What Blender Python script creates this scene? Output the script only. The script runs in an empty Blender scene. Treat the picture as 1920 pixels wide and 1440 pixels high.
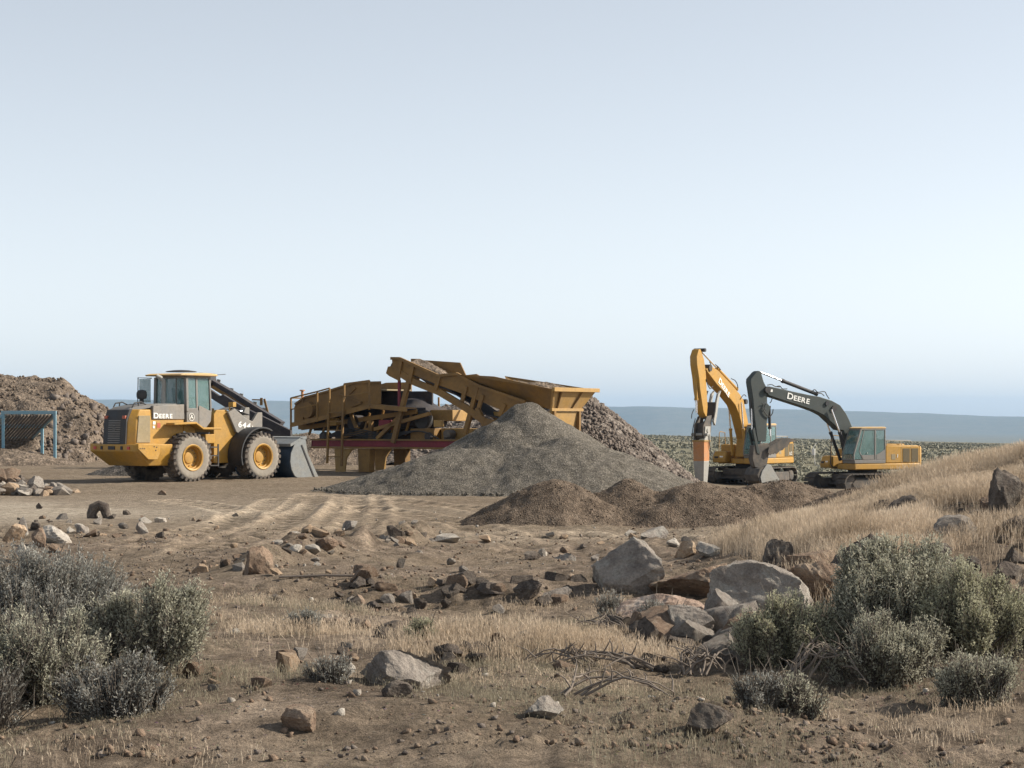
import bpy, math, random
import numpy as np
from mathutils import Vector, Matrix
R_ = math.radians
scene = bpy.context.scene
C = scene.collection

# ------------------------------------------------------------------ camera, sky, sun, exposure
cam = bpy.data.objects.new('camera', bpy.data.cameras.new('camera'))
C.objects.link(cam); scene.camera = cam
cam.location = (0, 0, 2.0); cam.rotation_euler = (R_(90), 0, 0)
cam.data.sensor_width = 36; cam.data.lens = 72; cam.data.shift_y = 70/1920
cam.data.clip_start = .5; cam.data.clip_end = 60000
SUN_EL, SUN_AZ = 33.0, 7.0            # elevation; azimuth counted from +X towards +Y
world = bpy.data.worlds.new('World'); scene.world = world; world.use_nodes = True
wn = world.node_tree; wn.nodes.clear()
sky = wn.nodes.new('ShaderNodeTexSky'); sky.sky_type = 'NISHITA'; sky.sun_disc = False
sky.sun_elevation = R_(SUN_EL); sky.sun_rotation = R_(90-SUN_AZ); sky.air_density = 1.0; sky.altitude = 600; sky.dust_density = 1.3; sky.ozone_density = 1.5
bg = wn.nodes.new('ShaderNodeBackground'); bg.inputs[1].default_value = .133
wo = wn.nodes.new('ShaderNodeOutputWorld')
# hazy summer sky: the Nishita sky with most of its saturation washed out to a pale cool white
bw = wn.nodes.new('ShaderNodeRGBToBW'); tint = wn.nodes.new('ShaderNodeMix'); tint.data_type = 'RGBA'; tint.blend_type = 'MULTIPLY'; tint.inputs[0].default_value = 1
tint.inputs[7].default_value = (.955, 1.0, 1.055, 1); sm = wn.nodes.new('ShaderNodeMix'); sm.data_type = 'RGBA'; sm.inputs[0].default_value = .8
wn.links.new(sky.outputs[0], bw.inputs[0]); pw = wn.nodes.new('ShaderNodeMath'); pw.operation = 'POWER'; pw.inputs[1].default_value = .78; gn = wn.nodes.new('ShaderNodeMath'); gn.operation = 'MULTIPLY'; gn.inputs[1].default_value = 1.38
wn.links.new(bw.outputs[0], pw.inputs[0]); wn.links.new(pw.outputs[0], gn.inputs[0]); wn.links.new(gn.outputs[0], tint.inputs[6]); wn.links.new(sky.outputs[0], sm.inputs[6]); wn.links.new(tint.outputs[2], sm.inputs[7])
wn.links.new(sm.outputs[2], bg.inputs[0]); wn.links.new(bg.outputs[0], wo.inputs[0])
sl = bpy.data.lights.new('sun', 'SUN'); sl.energy = 4.8; sl.angle = R_(.5); sl.color = (1, .90, .76)
so = bpy.data.objects.new('sun', sl); C.objects.link(so)
sd = Vector((math.cos(R_(SUN_EL))*math.cos(R_(SUN_AZ)), math.cos(R_(SUN_EL))*math.sin(R_(SUN_AZ)), math.sin(R_(SUN_EL))))
so.rotation_euler = sd.to_track_quat('Z', 'Y').to_euler()
scene.view_settings.view_transform = 'Standard'; scene.view_settings.look = 'None'
scene.view_settings.exposure = .60; scene.view_settings.gamma = 1

#T0
# ------------------------------------------------------------------ terrain heights (numpy)
def hsh(ix, iy, s):
    n = (ix.astype(np.int64)*374761393 + iy.astype(np.int64)*668265263 + s*982451653) & 0xffffffff
    n = ((n ^ (n >> 13))*1274126177) & 0xffffffff
    return ((n ^ (n >> 16)) & 0xffff)/65535.0*2-1
def vn(x, y, s=0):
    x = np.asarray(x, float); y = np.asarray(y, float)
    ix = np.floor(x); iy = np.floor(y); fx = x-ix; fy = y-iy
    fx = fx*fx*(3-2*fx); fy = fy*fy*(3-2*fy)
    a = hsh(ix, iy, s); b = hsh(ix+1, iy, s); c = hsh(ix, iy+1, s); d = hsh(ix+1, iy+1, s)
    return (a*(1-fx)+b*fx)*(1-fy)+(c*(1-fx)+d*fx)*fy
def fbm(x, y, s=0, o=4, g=.5):
    t = 0; a = 1.; f = 1.
    for i in range(o):
        t = t+a*vn(x*f+i*17.3, y*f-i*9.1, s+i); a *= g; f *= 2.03
    return t
def sst(a, b, x):
    t = np.clip((np.asarray(x, float)-a)/(b-a), 0, 1); return t*t*(3-2*t)
def berm(X, Y):
    ct = np.interp(X, [2.2, 3.0, 3.8, 4.4, 5.0, 5.8, 6.5, 7.2, 9, 13], [0, .20, .46, .62, .84, 1.04, 1.26, 1.50, 1.9, 2.1])
    up = sst(17.5, 28, Y-.25*vn(X*.7, Y*.5, 5)); dn = 1-sst(28.5, 35, Y)
    return ct*np.where(Y < 28.3, up, dn)
def H(X, Y, fine=False):
    X = np.asarray(X, float); Y = np.asarray(Y, float)
    zl = np.interp(Y, [-30, 0, 12, 16, 26, 37, 60, 70, 80, 110, 130], [.3, .25, .2, .16, .08, 0, 0, .1, .22, .3, -.6])
    zr = np.interp(Y, [-30, 0, 12, 16, 26, 37, 50, 60, 80, 97, 110, 130], [.3, .25, .2, .16, .08, 0, 0, -.1, -.65, -1.2, -1.22, -1.8])
    t = sst(.02, .11, X/np.maximum(Y, 5)*(Y > 5))
    z = zl*(1-t)+zr*t
    tilt = np.clip(X/np.maximum(Y, 1), -.4, .5)
    far = -1.8-(2.1+np.maximum(tilt-.05, 0)*24)*((Y-130)/770)
    far = far+.25*vn(X*.03, Y*.02, 9)+.12*vn(X*.11, Y*.07, 8)*sst(110, 200, Y)
    z = np.where(Y > 130, np.where(Y < 900, far, 0), z)
    edge = -3.9-np.maximum(tilt-.05, 0)*24
    z = np.where(Y >= 900, edge-(60+edge)*sst(900, 3000, Y), z)
    mz = np.interp(X/np.maximum(Y, 1), [-.5, -.2, -.07, .0625, .14, .193, .21, .235, .25, .5], [134, 128, 113, 84, 68, 52, 46, 30, 26, -10])
    mz = mz+2.6*vn(X*.0025, Y*.0, 3)+1.6*vn(X*.009, Y*0, 4)+.8*vn(X*.03, Y*0, 5)
    z = np.where(Y > 9000, z+(mz+60)*sst(10600, 12000, Y+500*vn(X*.0012, Y*0, 6)), z)
    z = z+berm(X, Y)
    # windrow of dirt between the foreground and the yard
    ax, ay, bx, by = -3.4, 25.0, -1.5, 34.5
    tt = np.clip(((X-ax)*(bx-ax)+(Y-ay)*(by-ay))/((bx-ax)**2+(by-ay)**2), 0, 1)
    d = np.hypot(X-ax-tt*(bx-ax), (Y-ay-tt*(by-ay))*.8)
    z = z+.30*np.exp(-(d/.36)**2)*(.7+.6*vn(X*1.9, Y*1.3, 12))
    near = 1-sst(36, 42, Y+vn(X*.3, Y*.2, 31)*2)
    rough = .35+.65*near
    lim = 1-sst(60, 100, Y)
    z = z+lim*rough*(.07*vn(X*.35, Y*.3, 21)+.05*near*vn(X*.9, Y*.8, 22))
    z = z+near*.17*sst(21.2, 22.4, Y+.9*vn(X*.5, X*.1+3, 27)+.3*vn(X*2, 5+X*.3, 28))*(1-sst(22.6, 26, Y))*sst(-4.5, -2.5, X)
    z = z+near*.07*np.maximum(0, vn(X*.5+4, Y*.42, 25)-.15)*2
    if fine:
        z = z+lim*(.030*near*fbm(X*2.3, Y*2.1, 23, 3)+(.014+.022*near)*fbm(X*7, Y*6, 24, 4, .6)*(.5+.5*vn(X*.8, Y*.8, 26)))
    return z
#T1

# ------------------------------------------------------------------ scene helpers
def tag(o, label=None, cat=None, group=None, kind=None):
    if label: o['label'] = label
    if cat: o['category'] = cat
    if group: o['group'] = group
    if kind: o['kind'] = kind
    return o
def empty(name, loc, rz=0, label=None, cat=None, group=None):
    o = bpy.data.objects.new(name, None); C.objects.link(o); o.location = loc; o.rotation_euler = (0, 0, R_(rz))
    o.empty_display_size = .3
    return tag(o, label, cat, group)
def mesh_obj(name, V, Fc, mat, parent=None, smooth=None, loc=None):
    me = bpy.data.meshes.new(name)
    me.from_pydata([tuple(v) for v in V], [], Fc); me.update()
    me.materials.append(mat)
    if smooth is not None:
        me.shade_smooth()
        if smooth < 180: me.set_sharp_from_angle(angle=R_(smooth))
    o = bpy.data.objects.new(name, me); C.objects.link(o); o.parent = parent
    if loc: o.location = loc
    return o
def np_mesh(name, V, Q, mat, parent=None, smooth=False, loc=None):
    """V (n,3) float array, Q (m,k) int array of faces with k corners"""
    me = bpy.data.meshes.new(name); V = np.asarray(V, np.float32); Q = np.asarray(Q, np.int32); k = Q.shape[1]
    me.vertices.add(len(V)); me.vertices.foreach_set('co', V.ravel())
    me.loops.add(Q.size); me.loops.foreach_set('vertex_index', Q.ravel())
    me.polygons.add(len(Q)); me.polygons.foreach_set('loop_start', np.arange(0, Q.size, k, dtype=np.int32))
    me.polygons.foreach_set('loop_total', np.full(len(Q), k, np.int32))
    if smooth: me.polygons.foreach_set('use_smooth', np.ones(len(Q), bool))
    me.update(calc_edges=True); me.materials.append(mat)
    o = bpy.data.objects.new(name, me); C.objects.link(o); o.parent = parent
    if loc: o.location = loc
    return o
class MB:
    def __init__(s): s.v = []; s.f = []
    def add(s, V, Fc):
        n = len(s.v); s.v += [tuple(v) for v in V]; s.f += [tuple(i+n for i in f) for f in Fc]; return s
    def box(s, x0, x1, y0, y1, z0, z1):
        V = [(x, y, z) for z in (z0, z1) for x, y in ((x0, y0), (x1, y0), (x1, y1), (x0, y1))]
        return s.add(V, [(3, 2, 1, 0), (4, 5, 6, 7), (0, 1, 5, 4), (1, 2, 6, 5), (2, 3, 7, 6), (3, 0, 4, 7)])
    def beam(s, p0, p1, w=.1, h=.1, up=(0, 0, 1)):
        p0 = Vector(p0); p1 = Vector(p1); d = (p1-p0).normalized(); u = Vector(up)
        if abs(d.dot(u)) > .97: u = Vector((1, 0, 0))
        r = d.cross(u).normalized()*w/2; u = r.cross(d).normalized()*h/2
        V = [p+a*r+b*u for p in (p0, p1) for a, b in ((-1, -1), (1, -1), (1, 1), (-1, 1))]
        return s.add(V, [(3, 2, 1, 0), (4, 5, 6, 7), (0, 1, 5, 4), (1, 2, 6, 5), (2, 3, 7, 6), (3, 0, 4, 7)])
    def tube(s, pts, r, n=8, r1=None):
        pts = [Vector(p) for p in pts]; m = len(pts); rr = r if isinstance(r, (list, tuple)) else [r+((r1 if r1 is not None else r)-r)*i/max(1, m-1) for i in range(m)]
        V = []; prev = None
        for i, p in enumerate(pts):
            d = (pts[min(i+1, m-1)]-pts[max(i-1, 0)]).normalized()
            if prev is None:
                a = d.cross(Vector((0, 0, 1)) if abs(d.z) < .95 else Vector((1, 0, 0))).normalized()
            else:
                a = (prev-d*prev.dot(d)).normalized()
            prev = a; b = d.cross(a)
            V += [p+(a*math.cos(2*math.pi*k/n)+b*math.sin(2*math.pi*k/n))*rr[i] for k in range(n)]
        Fc = [(i*n+k, i*n+(k+1) % n, (i+1)*n+(k+1) % n, (i+1)*n+k) for i in range(m-1) for k in range(n)]
        Fc += [tuple(range(n-1, -1, -1)), tuple(range((m-1)*n, m*n))]
        return s.add(V, Fc)
    def prism(s, poly, y0, y1, inset=0):
        """polygon of (x,z) extruded from y0 to y1"""
        n = len(poly); V = [(x, y0, z) for x, z in poly]+[(x, y1, z) for x, z in poly]
        ar = sum(poly[i][0]*poly[(i+1) % n][1]-poly[(i+1) % n][0]*poly[i][1] for i in range(n))
        Fc = [tuple(range(n)), tuple(range(2*n-1, n-1, -1))]+[(i, i+n, (i+1) % n+n, (i+1) % n) for i in range(n)]
        if ar < 0: Fc = [tuple(reversed(f)) for f in Fc]
        return s.add(V, Fc)
    def plate(s, pts3, t):
        """closed slab from a planar loop of 3-D points, thickened by vector t"""
        n = len(pts3); P = [Vector(p) for p in pts3]; t = Vector(t)
        return s.add(P+[p+t for p in P], [tuple(range(n-1, -1, -1)), tuple(range(n, 2*n))]+[(i, (i+1) % n, (i+1) % n+n, i+n) for i in range(n)])
    def lathe(s, prof, c, axis='y', n=40, caps=True, ring=False):
        """profile of (radius, along) about an axis through c"""
        V = []; m = len(prof)
        for r, a in prof:
            for k in range(n):
                t = 2*math.pi*k/n; p = (r*math.cos(t), a, r*math.sin(t))
                if axis == 'z': p = (p[0], p[2], a)
                if axis == 'x': p = (a, p[0], p[2])
                V.append((c[0]+p[0], c[1]+p[1], c[2]+p[2]))
        Fc = [(i*n+k, i*n+(k+1) % n, (i+1)*n+(k+1) % n, (i+1)*n+k) for i in range(m-1) for k in range(n)]
        if ring: Fc += [((m-1)*n+k, (m-1)*n+(k+1) % n, (k+1) % n, k) for k in range(n)]
        elif caps:
            if prof[0][0] < .36: Fc += [tuple(range(n-1, -1, -1))]
            Fc += [tuple(range((m-1)*n, m*n))]
        return s.add(V, Fc)
    def build(s, name, mat, parent=None, smooth=35, bevel=0, loc=None):
        o = mesh_obj(name, s.v, s.f, mat, parent, smooth, loc)
        if bevel:
            b = o.modifiers.new('bevel', 'BEVEL'); b.width = bevel; b.segments = 2; b.limit_method = 'ANGLE'; b.angle_limit = R_(40)
        return o
def curve(p, k=5):
    P = [Vector(q) for q in p]; P = [P[0]*2-P[1]]+P+[P[-1]*2-P[-2]]; out = []
    for i in range(1, len(P)-2):
        for j in range(k):
            t = j/k; a, b, c, d = P[i-1:i+3]; out.append(.5*((2*b)+(c-a)*t+(2*a-5*b+4*c-d)*t*t+(3*b-a-3*c+d)*t**3))
    return out+[P[-2]]
def arc(c, r, a0, a1, n):
    return [(c[0]+r*math.cos(R_(a0+(a1-a0)*i/n)), c[1]+r*math.sin(R_(a0+(a1-a0)*i/n))) for i in range(n+1)]

# ------------------------------------------------------------------ materials
def newmat(name):
    m = bpy.data.materials.new(name); m.use_nodes = True; nt = m.node_tree
    return m, nt, nt.nodes['Principled BSDF']
def nd(nt, t, **k):
    n = nt.nodes.new(t)
    for a, v in k.items(): setattr(n, a, v)
    return n
def noise(nt, sc, det=4, rough=.55, vec=None, dist=0):
    n = nd(nt, 'ShaderNodeTexNoise'); n.inputs['Scale'].default_value = sc; n.inputs['Detail'].default_value = det
    n.inputs['Roughness'].default_value = rough; n.inputs['Distortion'].default_value = dist
    if vec is not None: nt.links.new(vec, n.inputs['Vector'])
    return n
def ramp(nt, fac, stops):
    r = nd(nt, 'ShaderNodeValToRGB'); e = r.color_ramp.elements
    while len(e) < len(stops): e.new(.5)
    for i, (p, c) in enumerate(stops): e[i].position = p; e[i].color = (*c, 1) if len(c) == 3 else c
    nt.links.new(fac, r.inputs[0]); return r
def mix(nt, fac, a, b, mode='MIX'):
    m = nd(nt, 'ShaderNodeMix', data_type='RGBA', blend_type=mode)
    for s, v in ((m.inputs[0], fac), (m.inputs[6], a), (m.inputs[7], b)):
        if isinstance(v, (int, float)): s.default_value = v
        elif isinstance(v, tuple): s.default_value = (*v, 1)
        else: nt.links.new(v, s)
    return m.outputs[2]
def bump(nt, b, h, strength, dist):
    n = nd(nt, 'ShaderNodeBump'); n.inputs['Strength'].default_value = strength; n.inputs['Distance'].default_value = dist
    nt.links.new(h, n.inputs['Height']); nt.links.new(n.outputs[0], b.inputs['Normal']); return n
def objvec(nt): return nd(nt, 'ShaderNodeTexCoord').outputs['Object']
def paint(name, col, dust=(.33, .26, .18), amount=.5, rough=.45, metal=0, scale=2.2, grime=None):
    m, nt, b = newmat(name); v = objvec(nt)
    n = noise(nt, scale, 6, .6, v); f = ramp(nt, n.outputs[0], [(.40, (0, 0, 0)), (.72, (amount,)*3)])
    c = mix(nt, f.outputs[0], col, dust)
    n3 = noise(nt, scale*9, 4, .7, v); f3 = ramp(nt, n3.outputs[0], [(.60, (0, 0, 0)), (.70, (.55,)*3)])
    c = mix(nt, f3.outputs[0], c, grime or tuple(x*.35 for x in col))
    n2 = noise(nt, scale*5, 5, .65, v); c = mix(nt, .30, c, n2.outputs[0], 'OVERLAY')
    nt.links.new(c, b.inputs['Base Color'])
    r = ramp(nt, n.outputs[0], [(.3, (rough,)*3), (.7, (min(1, rough+.3),)*3)]); nt.links.new(r.outputs[0], b.inputs['Roughness'])
    b.inputs['Metallic'].default_value = metal
    bump(nt, b, n2.outputs[0], .15, .01)
    return m
def plain(name, col, rough=.5, metal=0):
    m, nt, b = newmat(name); b.inputs['Base Color'].default_value = (*col, 1); b.inputs['Roughness'].default_value = rough; b.inputs['Metallic'].default_value = metal
    n = noise(nt, 14, 3, .6, objvec(nt)); c = mix(nt, .35, col, n.outputs[0], 'OVERLAY'); nt.links.new(c, b.inputs['Base Color'])
    return m
M = {}
M['yellow'] = paint('yellow_paint', (.42, .225, .028), dust=(.28, .205, .11), amount=.45)
M['yellow_box'] = paint('yellow_panel', (.46, .26, .045), dust=(.28, .21, .11), amount=.35)
M['plant'] = paint('plant_yellow', (.23, .125, .03), dust=(.13, .09, .055), amount=.75, rough=.6, scale=1.3)  # darkened plant yellow, shade of the side faces put into the colour
M['plant_sunlit'] = paint('plant_sunlit', (.36, .215, .06), dust=(.26, .19, .12), amount=.6, rough=.6, scale=1.3)  # lighter copy of plant yellow, sunlight on the hopper end put into colour
M['roof'] = paint('dusty_roof_paint', (.55, .36, .14), dust=(.50, .41, .30), amount=.9, rough=.7)
M['orange'] = paint('orange_paint', (.48, .20, .065), dust=(.33, .26, .19), amount=.6, rough=.55)
M['greendark'] = paint('dark_boom_paint', (.030, .042, .040), dust=(.085, .085, .08), amount=.4, rough=.5)
M['grey'] = paint('warm_grey_paint', (.20, .19, .175), dust=(.30, .25, .19), amount=.5, rough=.5)
M['cabgrey'] = paint('cab_grey', (.17, .165, .155), dust=(.25, .21, .17), amount=.4, rough=.5)
M['black'] = paint('black_plastic', (.022, .024, .028), dust=(.12, .10, .08), amount=.45, rough=.55)
M['rubber'] = paint('tyre_rubber', (.05, .046, .043), dust=(.24, .19, .145), amount=.75, rough=.9, scale=3)
M['sidewall'] = paint('dusty_sidewall', (.24, .215, .18), dust=(.34, .30, .25), amount=.6, rough=.95, scale=2, grime=(.13, .12, .105))
M['steel'] = paint('worn_steel', (.33, .33, .31), dust=(.38, .35, .30), amount=.6, rough=.55, metal=.3, scale=2)
M['bucket_side'] = paint('bucket_side_steel', (.19, .205, .21), dust=(.27, .25, .21), amount=.6, rough=.6, metal=.2, scale=2)
M['bucket_in'] = paint('bucket_dark_steel', (.025, .05, .085), dust=(.06, .065, .075), amount=.5, rough=.6)
M['track'] = paint('track_steel', (.07, .065, .06), dust=(.22, .18, .14), amount=.7, rough=.7, scale=3)
M['chrome'] = plain('chrome_rod', (.85, .85, .86), .22, .9)
M['red'] = paint('red_frame', (.19, .022, .035), dust=(.13, .07, .06), amount=.4, rough=.6, scale=1.4)
M['belt'] = paint('belt_rubber', (.035, .033, .04), dust=(.12, .10, .085), amount=.6, rough=.8)
M['blue'] = paint('blue_paint', (.16, .33, .42), dust=(.36, .34, .30), amount=.5, rough=.55)
M['white'] = plain('white_letters', (.80, .80, .76), .5)
M['redlamp'] = plain('red_lens', (.45, .03, .02), .3)
M['amberlamp'] = plain('amber_lens', (.60, .22, .03), .3)
M['mesh'] = paint('grille_mesh', (.27, .22, .13), dust=(.32, .27, .20), amount=.5, rough=.8)
M['vent'] = paint('vent_mesh', (.12, .095, .05), dust=(.16, .13, .09), amount=.5, rough=.8)
M['seat'] = plain('seat_fabric', (.03, .035, .045), .9)
M['decal'] = plain('red_decal', (.42, .10, .05), .5)
m, nt, b = newmat('cab_glass'); M['glass'] = m
b.inputs['Base Color'].default_value = (.12, .22, .21, 1); b.inputs['Roughness'].default_value = .06; b.inputs['Alpha'].default_value = .42
b.inputs['Specular IOR Level'].default_value = .7
n = noise(nt, 3, 4, .6, objvec(nt)); r = ramp(nt, n.outputs[0], [(.3, (.42,)*3), (.75, (.66,)*3)]); nt.links.new(r.outputs[0], b.inputs['Alpha'])

def rockmat(name, c1, c2, lich, lam, sc=5):
    m, nt, b = newmat(name); v = objvec(nt)
    oi = nd(nt, 'ShaderNodeObjectInfo'); va = nd(nt, 'ShaderNodeVectorMath', operation='ADD')
    cx = nd(nt, 'ShaderNodeCombineXYZ'); mm = nd(nt, 'ShaderNodeMath', operation='MULTIPLY'); mm.inputs[1].default_value = 37
    nt.links.new(oi.outputs['Random'], mm.inputs[0]); nt.links.new(mm.outputs[0], cx.inputs[0])
    nt.links.new(v, va.inputs[0]); nt.links.new(cx.outputs[0], va.inputs[1]); v = va.outputs[0]
    n = noise(nt, sc, 8, .65, v); r = ramp(nt, n.outputs[0], [(.32, c1), (.66, c2)])
    l = noise(nt, sc*.8, 9, .75, v, .4); lf = ramp(nt, l.outputs[0], [(.50, (0,)*3), (.60, (lam,)*3)])
    c = mix(nt, lf.outputs[0], r.outputs[0], lich)
    n2 = noise(nt, sc*8, 6, .7, v); c = mix(nt, .5, c, n2.outputs[0], 'OVERLAY')
    nt.links.new(c, b.inputs['Base Color']); b.inputs['Roughness'].default_value = .95
    b.inputs['Specular IOR Level'].default_value = .2
    bump(nt, b, n2.outputs[0], .8, .03); return m
ROCK = dict(basalt=rockmat('dark_basalt', (.055, .045, .04), (.14, .115, .095), (.22, .20, .17), .45),
            grey=rockmat('grey_rock', (.15, .13, .115), (.30, .265, .23), (.36, .35, .31), .5),
            pale=rockmat('pale_rock', (.27, .24, .21), (.46, .42, .36), (.5, .48, .44), .5),
            tan=rockmat('tan_rock', (.25, .17, .11), (.44, .33, .23), (.48, .40, .31), .5),
            brown=rockmat('brown_rock', (.13, .09, .065), (.27, .195, .14), (.32, .27, .21), .45),
            chunk=rockmat('broken_stone', (.10, .08, .068), (.21, .175, .15), (.27, .24, .21), .4),
            pink=rockmat('pinkish_rock', (.22, .15, .115), (.40, .30, .235), (.5, .44, .38), .6))

def leafmat(name, c1, c2, c3, sc=6, trans=.35):
    m, nt, b = newmat(name); v = objvec(nt)
    n = noise(nt, sc, 4, .7, v); r = ramp(nt, n.outputs[0], [(.3, c1), (.52, c2), (.75, c3)])
    n2 = noise(nt, sc*20, 2, .5, v); c = mix(nt, .45, r.outputs[0], n2.outputs[0], 'OVERLAY')
    nt.links.new(c, b.inputs['Base Color']); b.inputs['Roughness'].default_value = .85; b.inputs['Specular IOR Level'].default_value = .15
    tr = nd(nt, 'ShaderNodeBsdfTranslucent'); nt.links.new(c, tr.inputs[0]); ms = nd(nt, 'ShaderNodeMixShader'); ms.inputs[0].default_value = trans
    out = nt.nodes['Material Output']; nt.links.new(b.outputs[0], ms.inputs[1]); nt.links.new(tr.outputs[0], ms.inputs[2]); nt.links.new(ms.outputs[0], out.inputs[0])
    return m
M['sage'] = leafmat('sage_leaves', (.30, .295, .22), (.44, .43, .335), (.58, .56, .455))
M['sage_grey'] = leafmat('grey_sage_leaves', (.20, .20, .175), (.34, .335, .30), (.48, .475, .44))
M['sage_green'] = leafmat('green_sage_leaves', (.29, .285, .19), (.43, .42, .295), (.56, .545, .40))
M['straw'] = leafmat('dry_straw', (.36, .285, .205), (.52, .425, .32), (.66, .565, .45), sc=1.2, trans=.3)
M['drygrey'] = leafmat('dry_grey_stalks', (.17, .15, .11), (.27, .24, .175), (.38, .34, .26), sc=2)
M['stem'] = plain('sage_stem', (.10, .085, .07), .9)
M['deadwood'] = plain('dead_wood', (.17, .14, .115), .9)
M['plainbush'] = leafmat('plain_sage', (.185, .18, .135), (.25, .24, .185), (.32, .305, .24), sc=.5, trans=0)

def groundmat():
    m, nt, b = newmat('dirt_ground'); geo = nd(nt, 'ShaderNodeNewGeometry'); v = geo.outputs['Position']
    at = nd(nt, 'ShaderNodeVertexColor', layer_name='zones'); sp = nd(nt, 'ShaderNodeSeparateColor'); nt.links.new(at.outputs[0], sp.inputs[0])
    n1 = noise(nt, .35, 6, .6, v); base = ramp(nt, n1.outputs[0], [(.3, (.14, .105, .074)), (.5, (.19, .15, .108)), (.72, (.25, .205, .155))])
    n2 = noise(nt, 3.1, 6, .7, v); r2 = ramp(nt, n2.outputs[0], [(.36, (.11, .085, .060)), (.62, (.24, .195, .145))])
    c = mix(nt, .45, base.outputs[0], r2.outputs[0])
    pale = ramp(nt, n2.outputs[0], [(.3, (.26, .22, .17)), (.7, (.38, .33, .265))])
    c = mix(nt, sp.outputs[0], c, pale.outputs[0])
    n5 = noise(nt, 1.1, 7, .75, v); soil = ramp(nt, n5.outputs[0], [(.36, (.085, .066, .05)), (.5, (.165, .13, .098)), (.66, (.27, .215, .165))])
    c = mix(nt, sp.outputs[2], c, soil.outputs[0])
    n6 = noise(nt, .012, 8, .75, v); sc_ = ramp(nt, n6.outputs[0], [(.35, (.13, .125, .088)), (.5, (.155, .145, .10)), (.68, (.185, .165, .118))])
    c = mix(nt, sp.outputs[1], c, sc_.outputs[0])
    tk = nd(nt, 'ShaderNodeVertexColor', layer_name='wheel_tracks'); tr = ramp(nt, tk.outputs[0], [(.15, (.14,)*3), (.5, (.5,)*3), (.9, (.80,)*3)]); c = mix(nt, 1.0, c, tr.outputs[0], 'OVERLAY')
    n7 = noise(nt, 5.5, 6, .8, v, .6); r7 = ramp(nt, n7.outputs[0], [(.36, (.26,)*3), (.62, (.80,)*3)]); c = mix(nt, .75, c, r7.outputs[0], 'OVERLAY')
    n3 = noise(nt, 26, 5, .75, v); c = mix(nt, .7, c, n3.outputs[0], 'OVERLAY')
    vo = nd(nt, 'ShaderNodeTexVoronoi'); vo.inputs['Scale'].default_value = 17; nt.links.new(v, vo.inputs['Vector'])
    vf = ramp(nt, vo.outputs['Distance'], [(.12, (1,)*3), (.22, (0,)*3)])
    pk = ramp(nt, noise(nt, 1.7, 4, .6, v).outputs[0], [(.48, (0,)*3), (.62, (.8,)*3)])
    pf = mix(nt, 1.0, vf.outputs[0], pk.outputs[0], 'MULTIPLY')
    vcol = mix(nt, .75, (.30, .25, .20), vo.outputs['Color'], 'MULTIPLY')
    c = mix(nt, pf, c, vcol)
    nt.links.new(c, b.inputs['Base Color']); b.inputs['Roughness'].default_value = 1; b.inputs['Specular IOR Level'].default_value = .1
    hh = mix(nt, .5, n3.outputs[0], pf, 'ADD')
    bump(nt, b, hh, .9, .06)
    return m
M['ground'] = groundmat()

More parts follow.
